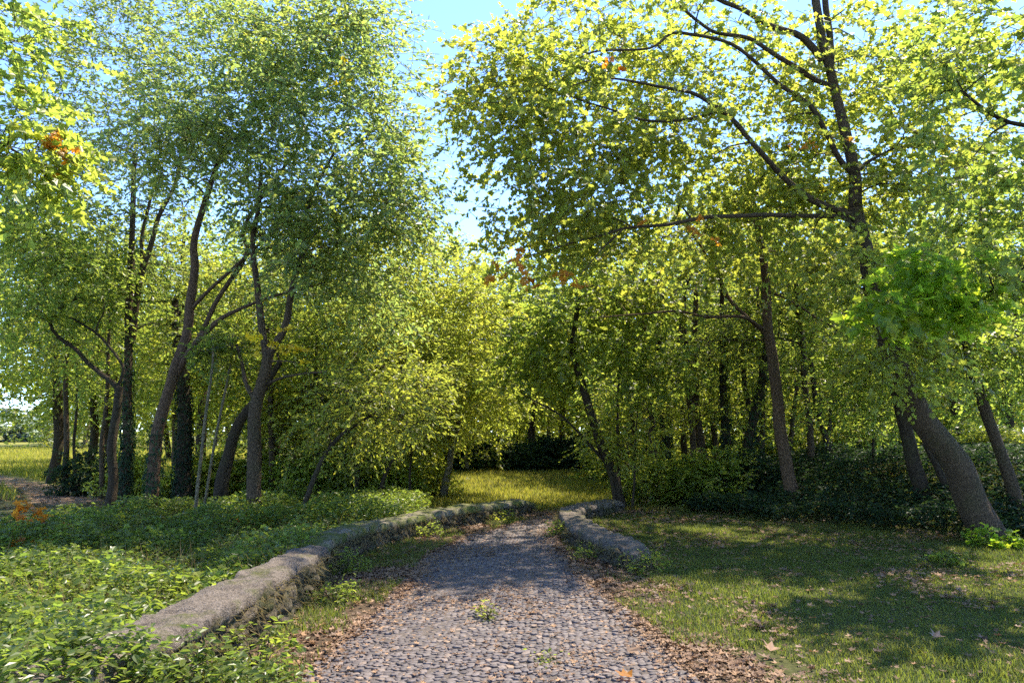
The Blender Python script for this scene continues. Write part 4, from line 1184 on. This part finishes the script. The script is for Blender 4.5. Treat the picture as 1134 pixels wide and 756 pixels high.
def verge_litter_d(x, y):
    left = (x < xl(y) + .1) & (x > wl_back(y) - .02) & ~on_wall(x, y)
    right = (x > xr(y) - .08) & (x < xr(y) + .5) & ~on_wall(x, y)
    p = fbm(x * 1.9, y * 1.9, 0, 75, 3)
    return np.where(left | right, .08 + .6 * sstep(.45, .64, p), 0)
b7b = lay_leaves("verge_litter", 60000, (-2.3, 2.6, 3.2, 15), verge_litter_d, .025, .08, lambda x, y: .02 + 0 * x, rg, .35)
tag(b7b, "crisp tan leaves heaped along both edges of the road", "leaf litter")
def roadleaf_d(x, y):
    p = fbm(x * 1.8, y * 1.8, 0, 73, 3)
    e = np.minimum(x - xl(y), xr(y) - x)
    return np.where(in_road(x, y), .16 + .55 * sstep(.48, .66, p) + .45 * sstep(.40, 0, e), 0)
b8 = lay_leaves("road_litter", 42000, (-1.5, 2.5, 3.2, 16), roadleaf_d, .012, .05, lambda x, y: .044 + 0 * x, rg, .16)
tag(b8, "small tan leaf scraps strewn over the cobbles", "leaf litter")
def forest_d(x, y):
    return np.where((np.abs(x - track_c(y)) < 1.8) & (y > 15.5), .6, np.where((x > 1.4) & (y > 12.5) & (x < 3.4) & (y < 17) & ~in_road(x, y) & ~on_wall(x, y), .9, 0))
b9 = lay_leaves("track_litter", 9000, (-15, 4, 12.5, 23), forest_d, .05, .11, lambda x, y: .01 + 0 * x, rg)
tag(b9, "dry brown leaves over the dirt track and behind the curved wall", "leaf litter")

# growth hanging on and in front of the walls: belongs to no wall, one tuft is one plant
def tuft(label, x, y, r, h, n, leaf, tpl, size, seed, name="weed_clump", group=None, z=0.0, cat="weed"):
    rng = np.random.default_rng(seed)
    b = A([x, y, float(H(x, y)) + z])
    root = empty(name, b, label, cat, group)
    g = Geo()
    o = sphere_rand(n, rng)
    tip = b + np.stack([o[:, 0] * r, o[:, 1] * r, h * (.25 + .75 * rng.random(n)) * (1 - .5 * (o[:, 0] ** 2 + o[:, 1] ** 2))], -1)
    for t in tip[: min(n, 26)]:
        a = b + A([*(rng.normal(size=2) * r * .18), -.01])
        pts, rad = resample(A([a, a * .4 + t * .6 + A([0, 0, .15 * h]), t]), A([.004, .003, .0015]), .08)
        tube(g, pts, rad, 4, 0, 0, 0, cap=False)
    g.obj("stem", M['bark_pale'], root)
    g = Geo()
    per = 9
    P = np.repeat(tip, per, 0) + rng.normal(size=(n * per, 3)) * A([.04, .04, .035])
    P[:, 2] = np.maximum(P[:, 2], b[2] + .01)
    a = rng.random(n * per) * 6.283
    ax = np.stack([np.cos(a), np.sin(a), rng.normal(size=n * per) * .3 - .1], -1)
    put_leaves(g, P, ax, A([0, 0, 1.0]) + rng.normal(size=(n * per, 3)) * .5, size * (.6 + .7 * rng.random(n * per)), tpl)
    g.obj("foliage", leaf, root)
    return root
BL, GL = M['bed_leaf'], M['leaf_mid']
tuft("bushy green weed growing up the near end of the nearest parapet", -1.72, 5.05, .34, .36, 46, GL, OVAL, .055, 701)
tuft("bright leafy plant overgrowing the nearest parapet at the lower left", -1.85, 4.1, .42, .50, 120, BL, OVAL, .055, 702, z=.05)
tuft("dense leafy plant smothering the nearest parapet at the bottom left corner", -2.45, 3.55, .5, .40, 130, BL, OVAL, .06, 722, z=.25)
tuft("sprawling green plant over the top of the nearest parapet, second from the corner", -2.15, 3.95, .36, .32, 100, BL, OVAL, .055, 723, z=.3)
tuft("yellow-green weed in front of the nearest parapet at the bottom edge", -1.52, 4.45, .36, .32, 80, BL, OVAL, .05, 703)
tuft("small green weed at the far foot of the nearest parapet", -1.66, 7.2, .26, .24, 26, GL, OVAL, .05, 704)
tuft("low green weed where the near and mossy parapets meet", -1.86, 8.7, .3, .26, 28, GL, OVAL, .05, 705)
tuft("ivy tuft on the face of the mossy parapet", -1.28, 11.5, .24, .28, 26, GL, OVAL, .05, 706)
tuft("yellowish weed before the sunny end of the mossy parapet", -.25, 13.6, .4, .2, 30, M['leaf_yellow'], OVAL, .05, 707)
tuft("green weed hugging the road face of the curved parapet", .74, 11.6, .22, .24, 26, GL, OVAL, .05, 708)
tuft("leafy tuft wrapping the near end of the curved parapet", 1.52, 8.72, .30, .26, 44, GL, OVAL, .045, 709)
tuft("low weed below the middle of the curved parapet", 1.0, 9.6, .25, .16, 24, GL, OVAL, .045, 710)
c = ray(540, 686); s_ = -CAM_Z / c[2]
tuft("small yellowing plant sprouting alone in the middle of the cobbles", c[0] * s_, c[1] * s_, .10, .14, 9, M['leaf_yellow'], OVAL, .04, 711, name="seedling", z=.04, cat="plant")
c = ray(606, 734); s_ = -CAM_Z / c[2]
tuft("tiny flat green weed between cobbles near the bottom edge", c[0] * s_, c[1] * s_, .07, .035, 7, GL, OVAL, .03, 712, name="seedling", z=.04, cat="plant")
tuft("orange-leaved sapling at the left edge above the leafy bed", -6.6, 10.4, .45, .75, 12, M['leaf_orange'], LOBED, .11, 713, name="sapling", cat="sapling")
tuft("rusty little sprout at the foot of the ridged upright trunk", at(262, 575, 12.4)[0], 12.4, .2, .45, 7, M['leaf_orange'], LOBED, .08, 714, name="sapling", cat="sapling")
tuft("bright green leafy weed at the foot of the massive leaning trunk", at(1100, 610, 10.6)[0], 10.6, .4, .3, 26, M['leaf_bright'], LOBED, .085, 715)
tuft("dark leafy weed on the lawn before the ivy bank", at(1050, 650, 9.2)[0], 9.2, .35, .14, 24, GL, LOBED, .06, 716)

# a few big fallen leaves one can single out
def big_leaf(label, px, py, size, rz, mat, z=.03, tilt=.2):
    c = ray(px, py); s_ = -CAM_Z / c[2]
    x, y = c[0] * s_, c[1] * s_
    g = Geo()
    b = A([x, y, float(H(x, y)) + z])
    put_leaves(g, b[None] - A([[math.cos(rz) * size / 2, math.sin(rz) * size / 2, 0]]), A([[math.cos(rz), math.sin(rz), .1]]), A([[tilt, -tilt, 1.0]]), A([size]), DRY)
    return tag(g.obj("fallen_leaf", mat, None, b), label, "leaf", "large fallen leaves")
big_leaf("large curled orange leaf on the cobbles near the road's right edge", 703, 724, .12, .3, M['dead_leaf'], .055, .4)
big_leaf("large tan leaf lying alone on the near lawn", 854, 727, .14, 1.2, M['dead_leaf'], .06)
big_leaf("smaller tan leaf on the lawn beside the large one", 845, 735, .085, 2.4, M['dead_leaf'], .05)
big_leaf("orange leaf on the cobbles at the bottom, right of centre", 690, 752, .12, 2.8, M['leaf_orange'], .055, .3)
big_leaf("brown leaf on the lawn below the bank, right of the others", 1038, 712, .12, .8, M['dead_leaf'], .06)
print("faces", sum(len(o.data.polygons) for o in COL.objects if o.type == 'MESH'))
